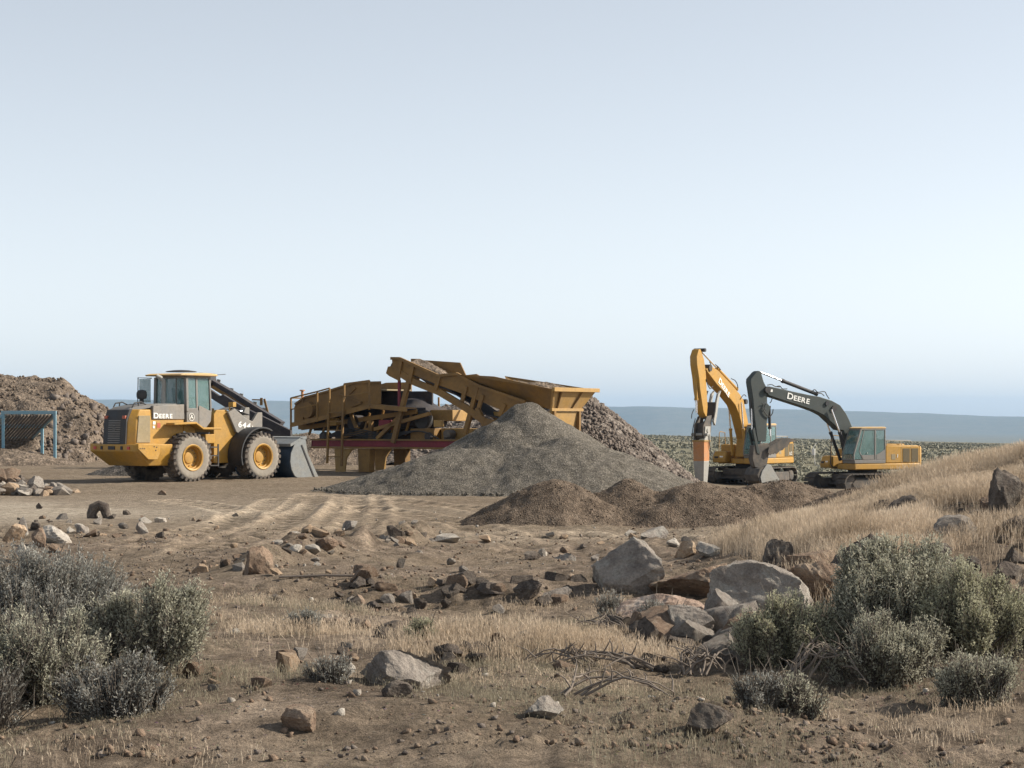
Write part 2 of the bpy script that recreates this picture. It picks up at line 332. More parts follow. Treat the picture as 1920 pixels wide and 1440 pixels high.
# ------------------------------------------------------------------ ground: one sheet from behind the camera to the far mesa
def rows():
    r = [-30, -20, -10, -4, 0, 3, 6, 8, 9.5, 10.5]; y = 11.0
    while y < 13300:
        r.append(y)
        y += .065 if y < 26 else .10 if y < 45 else .14 if y < 70 else .4 if y < 130 else y*.02 if y < 1000 else y*.03
    return np.array(r)
def build_ground():
    Y = rows(); s = np.linspace(-1, 1, 621); s = s*(.55+.45*s*s)
    W = .42*np.maximum(Y, 0)+12; X = W[:, None]*s[None, :]; YY = np.repeat(Y[:, None], len(s), 1)
    Z = H(X, YY, True)
    # wheel ruts with lug marks pressed into the yard, sweeping round towards the loader
    ruts = 0*X; m = (YY > 26) & (YY < 66)
    x, y = X[m], YY[m]; rr = np.zeros_like(x); tone = np.zeros_like(x); tones = 0*X
    # centre lines of single wheel tracks, as points on the yard
    for wd, pts in ((.42, ((-4.68, 27.21), (-4.35, 28.83), (-4.47, 35.01), (-4.65, 42.54), (-4.98, 49.71), (-5.32, 55.23))),
                    (.42, ((-5.71, 31.31), (-5.79, 36.43), (-5.57, 40.36), (-5.51, 46.03), (-5.80, 51.78))),
                    (.40, ((-2.81, 27.00), (-2.58, 28.32), (-3.49, 41.90), (-3.88, 48.31), (-4.26, 53.66))),
                    (.40, ((-2.56, 27.26), (-2.83, 35.06), (-2.95, 41.19), (-3.36, 47.75), (-3.86, 52.92))),
                    (.40, ((-4.07, 48.87), (-2.59, 45.27), (-1.27, 40.51), (-0.28, 35.34), (0.32, 30.32))),
                    (.40, ((-5.11, 54.47), (-2.97, 51.76), (-1.11, 47.32), (0.00, 43.02))),
                    (.38, ((-8.59, 51.53), (-7.05, 48.31), (-5.94, 44.71), (-5.40, 39.85), (-5.12, 33.92))),
                    (.38, ((0.00, 34.88), (1.30, 35.64), (2.61, 34.50), (2.81, 28.37)))):
        P = [np.array(p) for p in pts]; dist = np.full(x.shape, 9e9); sx = np.zeros_like(x); sg = np.zeros_like(x); acc = 0
        Q_ = []
        for a, b in zip(P, P[1:]):
            L_ = np.hypot(*(b-a)); t = np.clip(((x-a[0])*(b[0]-a[0])+(y-a[1])*(b[1]-a[1]))/L_**2, 0, 1)
            dd = np.hypot(x-a[0]-t*(b[0]-a[0]), y-a[1]-t*(b[1]-a[1])); k = dd < dist; dist[k] = dd[k]; sx[k] = (acc+t*L_)[k]; acc += L_
        inside = np.exp(-(dist/wd)**4); lug = np.sin(2*np.pi*(sx/.95+dist*.8))
        rr += inside*(-.03+.03*lug)+.04*np.exp(-((dist-wd*1.3)/.12)**2); tone += inside*(-.15+.6*lug)+.8*np.exp(-((dist-wd*1.3)/.14)**2)
    keep = .6+.4*sst(-.3, .3, vn(x*.4, y*.3, 77))
    tones[m] = tone*keep*(1-sst(60, 66, y))*sst(27, 30, y)
    ruts[m] = rr*keep*(1-sst(60, 66, y))*sst(27, 30, y)
    Z = Z+ruts
    nr, nc = X.shape; V = np.stack([X, YY, Z], -1).reshape(-1, 3)
    i = np.arange(nr-1)[:, None]*nc+np.arange(nc-1)[None, :]; i = i.ravel(); Q = np.stack([i, i+1, i+1+nc, i+nc], 1)
    o = np_mesh('ground', V, Q, M['ground'], None, True); tag(o, kind='structure')
    # zones: red = pale sandy dust, green = sagebrush plain, blue = dark foreground soil
    near = 1-sst(33, 40, YY+2*vn(X*.3, YY*.3, 31))
    pale = np.clip(np.exp(-(((X+11.5)/5.0)**2+((YY-46)/7)**2))*1.2+.6*np.exp(-(((X-1.6)/3)**2+((YY-35)/1.8)**2)), 0, 1)*(.5+.5*sst(-.2, .35, vn(X*.5, YY*.35, 41)+.4*vn(X*1.9, YY*1.2, 42)))
    soil = near*(.35+.65*sst(-.25, .35, vn(X*.6, YY*.4, 43)+.5*vn(X*1.7, YY*1.4, 44)))*(1-sst(29, 35, YY)*.5)
    plainz = sst(104, 118, YY+6*vn(X*.1, YY*.1, 45))
    col = np.stack([pale*(1-plainz), plainz, soil*(1-plainz), np.ones_like(X)], -1).reshape(-1, 4).astype(np.float32)
    ca = o.data.color_attributes.new('zones', 'FLOAT_COLOR', 'POINT'); ca.data.foreach_set('color', col.ravel())
    tc_ = np.stack([np.clip(.5+.5*tones, 0, 1)]*3+[np.ones_like(X)], -1).reshape(-1, 4).astype(np.float32)
    cb = o.data.color_attributes.new('wheel_tracks', 'FLOAT_COLOR', 'POINT'); cb.data.foreach_set('color', tc_.ravel())
    return o
ground = build_ground()

# ------------------------------------------------------------------ machines
def strip_text(s, size, mat, parent, org, xdir, zdir, name='lettering', small=.76, bold=.012, track=1.0, wide=1.22):
    """lettering as real thin geometry; first letter larger when small < 1"""
    obs = []; xo = 0
    for i, ch in enumerate(s):
        if ch == ' ': xo += size*.35; continue
        cu = bpy.data.curves.new(name, 'FONT'); cu.body = ch; cu.size = size*(1 if (i == 0 or small == 1) else small); cu.extrude = .006; cu.offset = bold*size
        t = bpy.data.objects.new(name, cu); C.objects.link(t); bpy.context.view_layer.update()
        me = bpy.data.meshes.new_from_object(t.evaluated_get(bpy.context.evaluated_depsgraph_get()))
        w = max(v.co.x for v in me.vertices); x0 = min(v.co.x for v in me.vertices)
        for v in me.vertices: v.co.x += xo-x0
        xo += (w-x0)+size*.085*track
        obs.append(me); bpy.data.objects.remove(t); bpy.data.curves.remove(cu)
    V = []; Fc = []
    for me in obs:
        n = len(V); V += [tuple(v.co) for v in me.vertices]; Fc += [tuple(i+n for i in p.vertices) for p in me.polygons]; bpy.data.meshes.remove(me)
    x = Vector(xdir).normalized(); z = Vector(zdir).normalized(); y = x.cross(z)*-1; org = Vector(org)
    V = [org+x*(a*wide)+z*b-y*c*-1 for a, b, c in V]
    return mesh_obj(name, V, Fc, mat, parent, None)

def tyre(parent, x, y, side):
    """side -1: outer face towards -y"""
    w = empty('wheel', (x, y, .81)); w.parent = parent
    r = .81; hw = .30
    t = MB().lathe([(.40, -hw*.80), (.44, -hw*.93), (.60, -hw), (.70, -hw*.96), (.765, -hw*.80), (.765, hw*.80), (.70, hw*.96), (.60, hw), (.44, hw*.93), (.40, hw*.80)], (0, 0, 0), 'y', 60, ring=True)
    ty = t.build('tyre', M['rubber'], w, 50)
    lug = MB()
    for k in range(26):
        for sgn in (-1, 1):
            a0 = 2*math.pi*(k+(.5 if sgn > 0 else 0))/26
            V = []
            for (yy, da, r0, r1, ww) in ((0, .10, .75, r, .050), (hw*.55, .05, .75, r, .055), (hw*.96, -.01, .73, r-.012, .062), (hw*1.0, -.02, .66, .705, .062)):
                for rr in (r0, r1):
                    for sg in (-1, 1):
                        a = a0+da+sg*ww; V.append((rr*math.cos(a), yy*sgn, rr*math.sin(a)))
            Fc = []
            for j in range(3):
                o = j*4; p = o+4; Fc += [(o, o+1, p+1, p), (o+1, o+3, p+3, p+1), (o+3, o+2, p+2, p+3), (o+2, o, p, p+2)]
            Fc += [(0, 2, 3, 1), (12, 13, 15, 14)]
            lug.add(V, Fc)
    lug.build('tread', M['rubber'], ty, 30)
    s = side
    MB().lathe([(.43, s*hw*.94), (.45, s*(hw*.95+.004)), (.60, s*(hw*1.0+.006)), (.69, s*(hw*.97+.006)), (.70, s*hw*.95)], (0, 0, 0), 'y', 60, caps=False).build('sidewall', M['sidewall'], ty, 60)
    rim = MB().lathe([(.40, s*.275), (.435, s*.30), (.415, s*.31), (.375, s*.295), (.365, s*.20), (.335, s*.19), (.325, s*.09), (.20, s*.085), (.19, s*.115), (.15, s*.125), (.02, s*.125)], (0, 0, 0), 'y', 48).build('rim', M['yellow'], w, 30)
    nb = MB()
    for k in range(12):
        a = 2*math.pi*k/12; nb.lathe([(.018, s*.08), (.018, s*.11)], (.27*math.cos(a), 0, .27*math.sin(a)), 'y', 6)
    nb.build('wheel_nuts', M['track'], rim, None)
    return w

def jack(parent, p0, p1, r=.07, frac=.55, mat='black', name='hydraulic_cylinder'):
    """barrel from p0, rod to p1"""
    p0 = Vector(p0); p1 = Vector(p1); q = p0.lerp(p1, frac); d = (p1-p0).normalized()
    b = MB().tube([p0, q], r, 14).tube([q-d*.09, q+d*.01], r*1.22, 14).tube([p0-d*.03, p0+d*.07], r*1.15, 14)
    o = b.build(name, M[mat], parent, 40)
    MB().tube([q, p1], r*.55, 12).build('piston_rod', M['chrome'], o, 40)
    return o

def emblem(parent, org, xd, zd, s, mat='white'):
    """small leaping-stag badge: rounded ring and simple figure"""
    x = Vector(xd); z = Vector(zd); n = x.cross(z); org = Vector(org); mb = MB()
    def P(a, b): return org+x*(a*s)+z*(b*s)
    ring = [P(.5*math.cos(t*math.pi/8)*(1.0), .56*math.sin(t*math.pi/8)) for t in range(17)]
    for a, b in zip(ring, ring[1:]): mb.beam(a, b, .06*s, .01, up=n)
    for pl in ([(-.28, -.25), (-.15, .02), (.1, .05), (.28, -.22)], [(-.15, .02), (.02, .12), (.14, .3)], [(.02, .12), (-.12, .36)], [(-.15, -.02), (.1, .0)], [(.1, .05), (.05, -.2)]):
        for a, b in zip(pl, pl[1:]): mb.beam(P(*a), P(*b), .09*s, .01, up=n)
    return mb.build('emblem', M[mat], parent, None)

# ---- wheel loader -------------------------------------------------
def make_loader():
    t = empty('wheel_loader', (-10.283, 67.996, .02), 49, 'dusty yellow wheel loader with grey cab and its bucket lowered beside the gravel heap', 'wheel loader')
    Y = M['yellow']
    # rear bonnet: faceted hood with chamfered rear corners
    def hood_ring(z, xr, xf, hw, ch): return [(xr, -hw+ch, z), (xr+ch*1.1, -hw, z), (xf, -hw, z), (xf, hw, z), (xr+ch*1.1, hw, z), (xr, hw-ch, z)]
    rings = [hood_ring(1.20, -3.60, -1.42, .76, .19), hood_ring(1.98, -3.56, -1.42, .76, .19), hood_ring(2.36, -3.42, -1.42, .72, .21)]
    V = sum(rings, []); n = 6
    Fc = [(i*n+k, i*n+(k+1) % n, (i+1)*n+(k+1) % n, (i+1)*n+k) for i in range(2) for k in range(n)]+[tuple(range(n-1, -1, -1)), tuple(range(2*n, 3*n))]
    body = mesh_obj('engine_hood', V, Fc, Y, t, 30); bv = body.modifiers.new('bevel', 'BEVEL'); bv.width = .03; bv.segments = 3
    # grey upper band on the hood sides and dark top cap
    MB().prism([(-2.74, 2.04), (-1.42, 2.04), (-1.42, 2.53), (-2.70, 2.48)], -.79, .79).build('hood_band', M['grey'], t, 30, .02)
    top = MB().add([(-3.47, -.50, 2.33), (-3.10, -.70, 2.36), (-2.5, -.72, 2.46), (-2.5, .72, 2.46), (-3.10, .70, 2.36), (-3.47, .50, 2.33), (-3.34, -.44, 2.43), (-2.5, -.6, 2.55), (-2.5, .6, 2.55), (-3.34, .44, 2.43)],
                   [(0, 1, 2, 7, 6), (2, 3, 8, 7), (3, 4, 5, 9, 8), (5, 0, 6, 9), (6, 7, 8, 9), (5, 4, 3, 2, 1, 0)])
    top.box(-2.5, -1.45, -.62, .62, 2.49, 2.55)
    top.build('hood_top', M['cabgrey'], t, 30, .015)
    rails = MB()
    for y0 in (-.48, .48):
        rails.tube([(-3.3, y0, 2.43), (-3.22, y0, 2.56), (-2.95, y0, 2.60), (-2.75, y0, 2.52)], .022, 8)
        rails.tube([(-3.06, y0, 2.47), (-3.05, y0, 2.58)], .02, 6)
    rails.build('hood_handrail', M['black'], t, 40)
    # rear grille
    g = MB().prism([(-3.665, 1.24), (-3.62, 2.02), (-3.50, 2.34), (-3.35, 2.38), (-3.35, 1.24)], -.56, .56).build('rear_grille', M['black'], t, 30, .02)
    sl = MB()
    for k in range(11): sl.beam((-3.667+.0058*k*.8, -.3, 1.30+.07*k), (-3.667+.0058*k*.8, .3, 1.30+.07*k), .02, .03)
    sl.build('louvre', M['cabgrey'], g, None)
    lm = MB()
    for y0 in (-.46, .46): lm.box(-3.635, -3.54, y0-.075, y0+.075, 2.06, 2.16)
    lm.build('tail_lamp', M['decal'], g, None, .01)
    emblem(g, (-3.655, .0, 1.76), (0, -1, 0), (.06, 0, 1), .15, 'cabgrey')
    MB().prism([(-3.36, 1.30), (-2.82, 1.30), (-2.82, 2.16), (-3.28, 2.16)], -.785, -.755).build('side_grille', M['mesh'], t, None, .01)
    MB().prism([(-3.36, 1.30), (-2.82, 1.30), (-2.82, 2.16), (-3.28, 2.16)], .755, .785).build('side_grille', M['mesh'], t, None, .01)
    strip_text('DEERE', .245, M['white'], t, (-2.70, -.80, 2.08), (1, 0, 0), (0, 0, 1), small=.80, bold=.02)
    dc = MB().box(-2.56, -2.38, -.772, -.757, 1.74, 1.96).build('decal', M['yellow_box'], t, None)
    MB().box(-2.54, -2.40, -.776, -.7725, 1.77, 1.93).build('warning_mark', M['decal'], dc, None)
    MB().box(-2.70, -2.60, -.772, -.757, 1.88, 1.98).box(-2.70, -2.63, -.772, -.757, 1.76, 1.84).build('sticker', M['white'], t, None)
    # counterweight
    cw = MB()
    A = [(-3.74, -1.10), (-3.64, -1.20), (-2.25, -1.20), (-2.25, 1.20), (-3.64, 1.20), (-3.74, 1.10)]
    B = [(-3.22, -.80), (-3.02, -.98), (-2.25, -.98), (-2.25, .98), (-3.02, .98), (-3.22, .80)]
    V = [(x, y, 1.25) for x, y in A]+[(x, y, 1.03) for x, y in A]+[(x, y, .56) for x, y in B]
    cw.add(V, [(0, 1, 2, 3, 4, 5)]+[(i*6+(k+1) % 6, i*6+k, (i+1)*6+k, (i+1)*6+(k+1) % 6) for i in range(2) for k in range(6)]+[(17, 16, 15, 14, 13, 12)])
    cwo = cw.build('counterweight', Y, t, 30, .025)
    # side skirt plates of the counterweight
    for s in (-1, 1):
        MB().prism([(-3.66, 1.27), (-2.79, 1.26), (-2.79, .96), (-2.88, .76), (-3.25, .77), (-3.66, 1.10)], s*1.02, s*1.225).build('counterweight_plate', Y, t, 30, .015)
    tl = MB()
    for y0 in (-.68, .68): tl.box(-3.77, -3.70, y0*1.25-.06, y0*1.25+.06, 1.09, 1.18)
    tl.build('rear_lamp', M['redlamp'], t, None)
    MB().box(-3.765, -3.71, -.16, .16, 1.08, 1.19).box(-3.765, -3.71, -.55, -.46, 1.08, 1.19).box(-3.765, -3.71, .46, .55, 1.08, 1.19).build('rear_hitch_recess', M['black'], t, None)
    hl = MB()
    for x0 in (-3.58, -3.50, -3.42): hl.lathe([(.02, -1.235), (.02, -1.22)], (x0, 0, 1.12), 'y', 8)
    for x0, z0 in ((-3.02, 1.18), (-2.92, 1.16), (-2.96, 1.06)): hl.lathe([(.022, -1.235), (.022, -1.22)], (x0, 0, z0), 'y', 8)
    hl.build('bolt_hole', M['black'], t, None)
    # lower rear frame and axle
    MB().box(-3.0, -.35, -.48, .48, .62, 1.20).build('rear_frame', Y, t, 30, .03)
    ax = MB()
    for x0 in (-1.515, 1.515):
        ax.tube([(x0, -1.0, .81), (x0, -.35, .81), (x0, .35, .81), (x0, 1.0, .81)], [.17, .20, .20, .17], 16); ax.lathe([(.30, -.12), (.30, .12)], (x0, 0, .81), 'y', 20)
    ax.build('axle', Y, t, 40)
    MB().prism([(-1.40, 1.20), (-.30, 1.20), (-.30, 1.62), (-1.40, 1.62)], -.74, .74).build('transmission_cover', M['black'], t, 30, .02)
    # rear fenders with step deck
    for s in (-1, 1):
        y0, y1 = (s*.80, s*1.22)
        mb = MB(); pl = [(-2.20, 1.93), (-1.28, 1.96), (-.98, 1.78), (-.22, 1.78)]
        pts = pl+[(x, z-.07) for x, z in reversed(pl)]
        mb.prism(pts, y0, y1); mb.build('fender_deck', Y, t, 30, .015)
        MB().prism([(-1.45, 1.92), (-1.18, 1.86), (-.98, 1.70), (-.98, 1.42), (-1.30, 1.62), (-1.45, 1.66)], s*.76, s*.80).build('battery_panel', Y, t, 30)
    # steps and toolbox between the wheels (right side)
    for s in (-1, 1):
        MB().box(-.78, -.38, s*.62, s*1.08, 1.26, 1.56).build('toolbox', Y, t, 30, .02)
        st = MB()
        for z0 in (.52, .84, 1.12): st.box(-.62, -.26, s*.86, s*1.14, z0, z0+.035)
        st.beam((-.62, s*1.1, .50), (-.62, s*1.1, 1.24), .03, .05); st.beam((-.26, s*1.1, .50), (-.26, s*1.1, 1.24), .03, .05)
        st.build('access_step', M['black'], t, None)
    # cab
    cab = MB(); X0, X1, W = -1.36, -.32, .82
    cab.prism([(X0, 1.86), (X1-.22, 1.74), (X1, 1.98), (X1+.03, 2.34), (X0, 2.34)], -W, W)
    lower = cab.build('cab', M['cabgrey'], t, 30, .025)
    emblem(t, (-1.16, -.835, 2.12), (1, 0, 0), (0, 0, 1), .22)
    fr = MB(); zt = 3.42
    xs = {'r': X0+.03, 'm': -.90, 'f': X1-.02}
    for s in (-1, 1):
        yb, yt = s*(W-.03), s*(W-.07)
        fr.beam((xs['r'], yb, 2.30), (xs['r'], yt, zt), .12, .10); fr.beam((xs['m'], yb, 2.30), (xs['m'], yt, zt), .05, .08)
        fr.beam((X1, yb, 2.30), (xs['f'], yt, zt), .06, .07); fr.beam((xs['r'], yt, zt), (xs['f'], yt, zt), .08, .07)
        fr.beam((xs['r'], yb, 2.36), (xs['m'], yb, 2.36), .07, .10)
    fr.beam((xs['r'], -W+.07, zt), (xs['r'], W-.07, zt), .08, .08); fr.beam((xs['f'], -W+.07, zt), (xs['f'], W-.07, zt), .08, .08)
    fr.beam((xs['r'], -W+.03, 2.42), (xs['r'], W-.03, 2.42), .08, .24)
    fr.beam((xs['r'], -.28, 2.5), (xs['r'], -.28, zt), .05, .05)
    fr.build('cab_frame', M['cabgrey'], t, 30, .012)
    for s in (-1, 1):
        gl = MB()
        gl.plate([(xs['r']+.05, s*(W-.035), 2.40), (xs['m'], s*(W-.035), 2.40), (xs['m'], s*(W-.07), zt), (xs['r']+.05, s*(W-.07), zt)], (0, s*.008, 0))
        gl.plate([(xs['m']+.03, s*(W-.035), 2.10), (X1-.02, s*(W-.035), 2.10), (xs['f']-.01, s*(W-.07), zt), (xs['m']+.03, s*(W-.07), zt)], (0, s*.008, 0))
        gl.build('side_window', M['glass'], t, None)
    MB().plate([(X0+.02, -W+.06, 2.5), (X0+.02, W-.06, 2.5), (X0+.02, W-.09, zt), (X0+.02, -W+.09, zt)], (.008, 0, 0)).build('rear_window', M['glass'], t, None)
    MB().plate([(X1+.02, -W+.06, 2.34), (X1+.02, W-.06, 2.34), (xs['f'], W-.09, zt), (xs['f'], -W+.09, zt)], (.008, 0, 0)).build('windscreen', M['glass'], t, None)
    MB().prism([(X1-.28, 1.78), (X1-.04, 1.98), (X1, 2.30), (X1-.40, 2.46), (xs['m']+.06, 2.50), (xs['m']+.06, 1.86)], -W-.012, -W+.006).build('door_panel', M['grey'], t, None)
    rf = MB().prism([(-1.64, 3.46), (-1.70, 3.50), (-1.5, 3.545), (-.6, 3.56), (-.16, 3.53), (-.08, 3.48), (-.2, 3.45)], -.92, .92).build('cab_roof', M['roof'], t, 40, .03)
    MB().lathe([(.52, 3.60), (.47, 3.63), (.25, 3.66), (.02, 3.67)], (-.9, 0, 0), 'z', 18).build('roof_cap', M['black'], t, 40)
    MB().box(-1.0, -.62, -.24, .24, 2.34, 2.50).prism([(-1.06, 2.4), (-.94, 2.4), (-1.05, 3.08), (-1.15, 3.08)], -.22, .22).box(-1.14, -1.06, -.12, .12, 3.1, 3.27).build('seat', M['seat'], t, 30, .04)
    MB().tube([(-.35, 0, 2.3), (-.45, 0, 2.75)], .03, 8).lathe([(.17, 2.74), (.18, 2.76), (.17, 2.78)], (-.46, 0, 0), 'z', 18).build('steering_wheel', M['black'], t, 40)
    # intake and exhaust stacks
    MB().tube([(-1.75, -.12, 2.5), (-1.75, -.12, 2.62), (-1.72, -.12, 3.15), (-1.74, -.12, 3.30), (-1.82, -.06, 3.40), (-1.92, .02, 3.46)], .072, 14).build('exhaust_pipe', M['steel'], t, 40)
    ip = MB().tube([(-2.2, .42, 2.48), (-2.2, .42, 2.72)], .07, 12); ip.lathe([(.08, 2.70), (.15, 2.72), (.17, 2.80), (.17, 2.90), (.13, 2.98), (.03, 3.01)], (-2.2, .42, 0), 'z', 20)
    ip.build('air_intake', M['black'], t, 40)
    mf = MB()   # left mirror frame seen past the exhaust
    mf.tube([(-1.45, .84, 3.40), (-1.66, 1.28, 3.42), (-1.66, 1.30, 2.55), (-1.45, .84, 2.5)], .018, 6)
    mf.build('mirror_bracket', M['black'], t, 40)
    MB().plate([(-1.63, 1.26, 2.60), (-1.46, .88, 2.60), (-1.46, .88, 3.38), (-1.63, 1.26, 3.38)], (.01, .006, 0)).build('side_guard_glass', M['glass'], t, None)
    MB().tube([(-.3, .86, 3.5), (-.12, 1.02, 3.45)], .018, 6).box(-.16, -.09, .96, 1.14, 3.10, 3.40).build('mirror', M['black'], t, None)
    MB().beam((-.1, -.7, 3.50), (.40, -.7, 3.54), .02, .02).build('antenna', M['black'], t, None)
    # front frame with loader towers
    ff = MB()
    for s in (-1, 1):
        ff.prism([(-.02, .60), (.62, .60), (1.0, 1.0), (.98, 1.62), (.70, 2.28), (.52, 2.36), (.12, 2.36), (-.02, 2.22)], s*.42, s*.60)
    ff.box(.05, 1.9, -.42, .42, .66, 1.12).box(.02, .55, -.42, .42, 1.3, 2.30)
    ff.build('front_frame', Y, t, 30, .02)
    MB().lathe([(.16, -.30), (.16, .30)], (-.12, 0, 0), 'x', 16).build('centre_pivot', M['black'], t)
    # front fenders
    for s in (-1, 1):
        mb = MB(); pa = arc((1.515, .84), .90, 200, 62, 16); pb = arc((1.515, .84), .955, 62, 200, 16)
        pts = [(x, z) for x, z in pa]+[(x, z) for x, z in pb]
        mb.prism(pts, s*.62, s*1.30); mb.build('front_fender', M['black'], t, 35, .01)
        wl = MB().tube([(.72, s*.52, 2.3), (.72, s*.56, 2.52), (.74, s*.62, 2.55)], .02, 8); wl.box(.66, .80, s*.55, s*.78, 2.46, 2.62)
        wl.build('work_lamp', M['yellow_box'], t, None, .01)
    # lift arms, crank, cylinders
    for s in (-1, 1):
        arm = MB().prism([(.62, 2.26), (.86, 1.78), (1.5, 1.52), (2.2, .98), (2.85, .34), (3.02, .22), (2.72, .20), (2.1, .62), (1.72, 1.05), (1.95, 1.62), (1.95, 2.30), (1.78, 2.30), (1.40, 1.86), (1.10, 2.20), (.88, 2.42)][:11]+[(2.02, 1.50), (2.02, 2.28), (1.84, 2.30), (1.68, 2.02), (1.32, 2.0), (1.05, 2.26)], s*.50, s*.62) if False else MB().prism([(.50, 2.28), (.86, 1.62), (1.35, 1.40), (2.2, .70), (2.70, .24), (2.92, .24), (2.94, .44), (2.30, 1.10), (2.02, 1.45), (2.02, 2.28), (1.82, 2.28), (1.58, 1.98), (1.30, 2.08), (.80, 2.40)], s*.605, s*.72)
        arm.build('lift_arm', M['grey'], t, 30, .02)
        jack(t, (.5, s*.5, .95), (1.9, s*.64, .95), .07, .6)
    strip_text('644', .27, M['white'], t, (.93, -.725, 1.80), (1, 0, -.16), (.16, 0, 1), name='lettering', small=1, bold=.022)
    strip_text('J', .20, M['white'], t, (1.50, -.725, 1.70), (1, 0, -.16), (.16, 0, 1), name='lettering', small=1, bold=.02)
    MB().prism([(1.55, 1.9), (1.8, 2.45), (1.98, 2.45), (1.98, 1.9), (1.9, 1.2), (1.62, 1.2)], -.12, .12).beam((1.8, -.6, 1.6), (1.8, .6, 1.6), .2, .2).build('tilt_lever', M['grey'], t, 30, .02)
    jack(t, (.55, 0, 2.15), (1.86, 0, 2.34), .085, .6, 'steel')
    MB().beam((1.75, 0, 1.35), (2.85, 0, .75), .12, .16).build('tilt_link', M['grey'], t, 30, .02)
    hs = MB()
    for k in range(4): hs.tube([(.5, -.35+.1*k, 2.3), (.95, -.35+.1*k, 2.44), (1.35, -.38+.1*k, 2.30), (1.8, -.3+.1*k, 2.2)], .022, 6)
    hs.build('hydraulic_hose', M['black'], t, 40)
    # bucket: curved shell, side plates, cutting edge
    sec = [(3.92, .02), (3.05, .02), (2.82, .12), (2.66, .34), (2.60, .62), (2.64, .92), (2.78, 1.18), (3.02, 1.36), (3.30, 1.42)]
    th = .045; inn = []
    cxx, czz = 3.35, .70
    for x, z in reversed(sec):
        d = math.hypot(cxx-x, czz-z); inn.append((x+(cxx-x)/d*th, z+(czz-z)/d*th))
    bk = empty('bucket', (0, 0, 0)); bk.parent = t
    MB().prism(sec+inn, -1.42, 1.42).build('bucket_shell', M['bucket_in'], bk, 35)
    side = [(3.95, .03), (3.05, .03), (2.82, .13), (2.67, .35), (2.61, .62), (2.65, .92), (2.79, 1.18), (3.02, 1.36), (3.30, 1.43), (3.42, .90)]
    for s in (-1, 1):
        MB().prism(side, s*1.42, s*1.46).build('side_plate', M['bucket_side'], bk, None, .01)
        MB().beam((3.12, s*1.47, 1.18), (3.72, s*1.47, .05), .02, .05).build('side_rib', M['black'], bk, None)
    MB().prism([(3.06, 1.36), (3.36, 1.38), (3.36, 1.47), (3.06, 1.44)], -1.47, 1.47).prism([(2.62, 1.12), (3.2, 1.37), (3.15, 1.45), (2.60, 1.22)], -1.47, 1.47).build('spill_guard', M['bucket_side'], bk, 30, .01)
    MB().prism([(3.70, .0), (4.10, .0), (4.10, .02), (3.85, .06), (3.70, .06)], -1.48, 1.48).build('cutting_edge', M['steel'], bk, 30)
    MB().prism([(2.3, .4), (2.7, .15), (2.75, 1.15), (2.45, 1.0)], -.62, -.5).prism([(2.3, .4), (2.7, .15), (2.75, 1.15), (2.45, 1.0)], .5, .62).build('bucket_lug', M['black'], bk, 30)
    for x0 in (-1.515, 1.515):
        for s in (-1, 1): tyre(t, x0, s*1.03, s)
    return t
loader = make_loader()

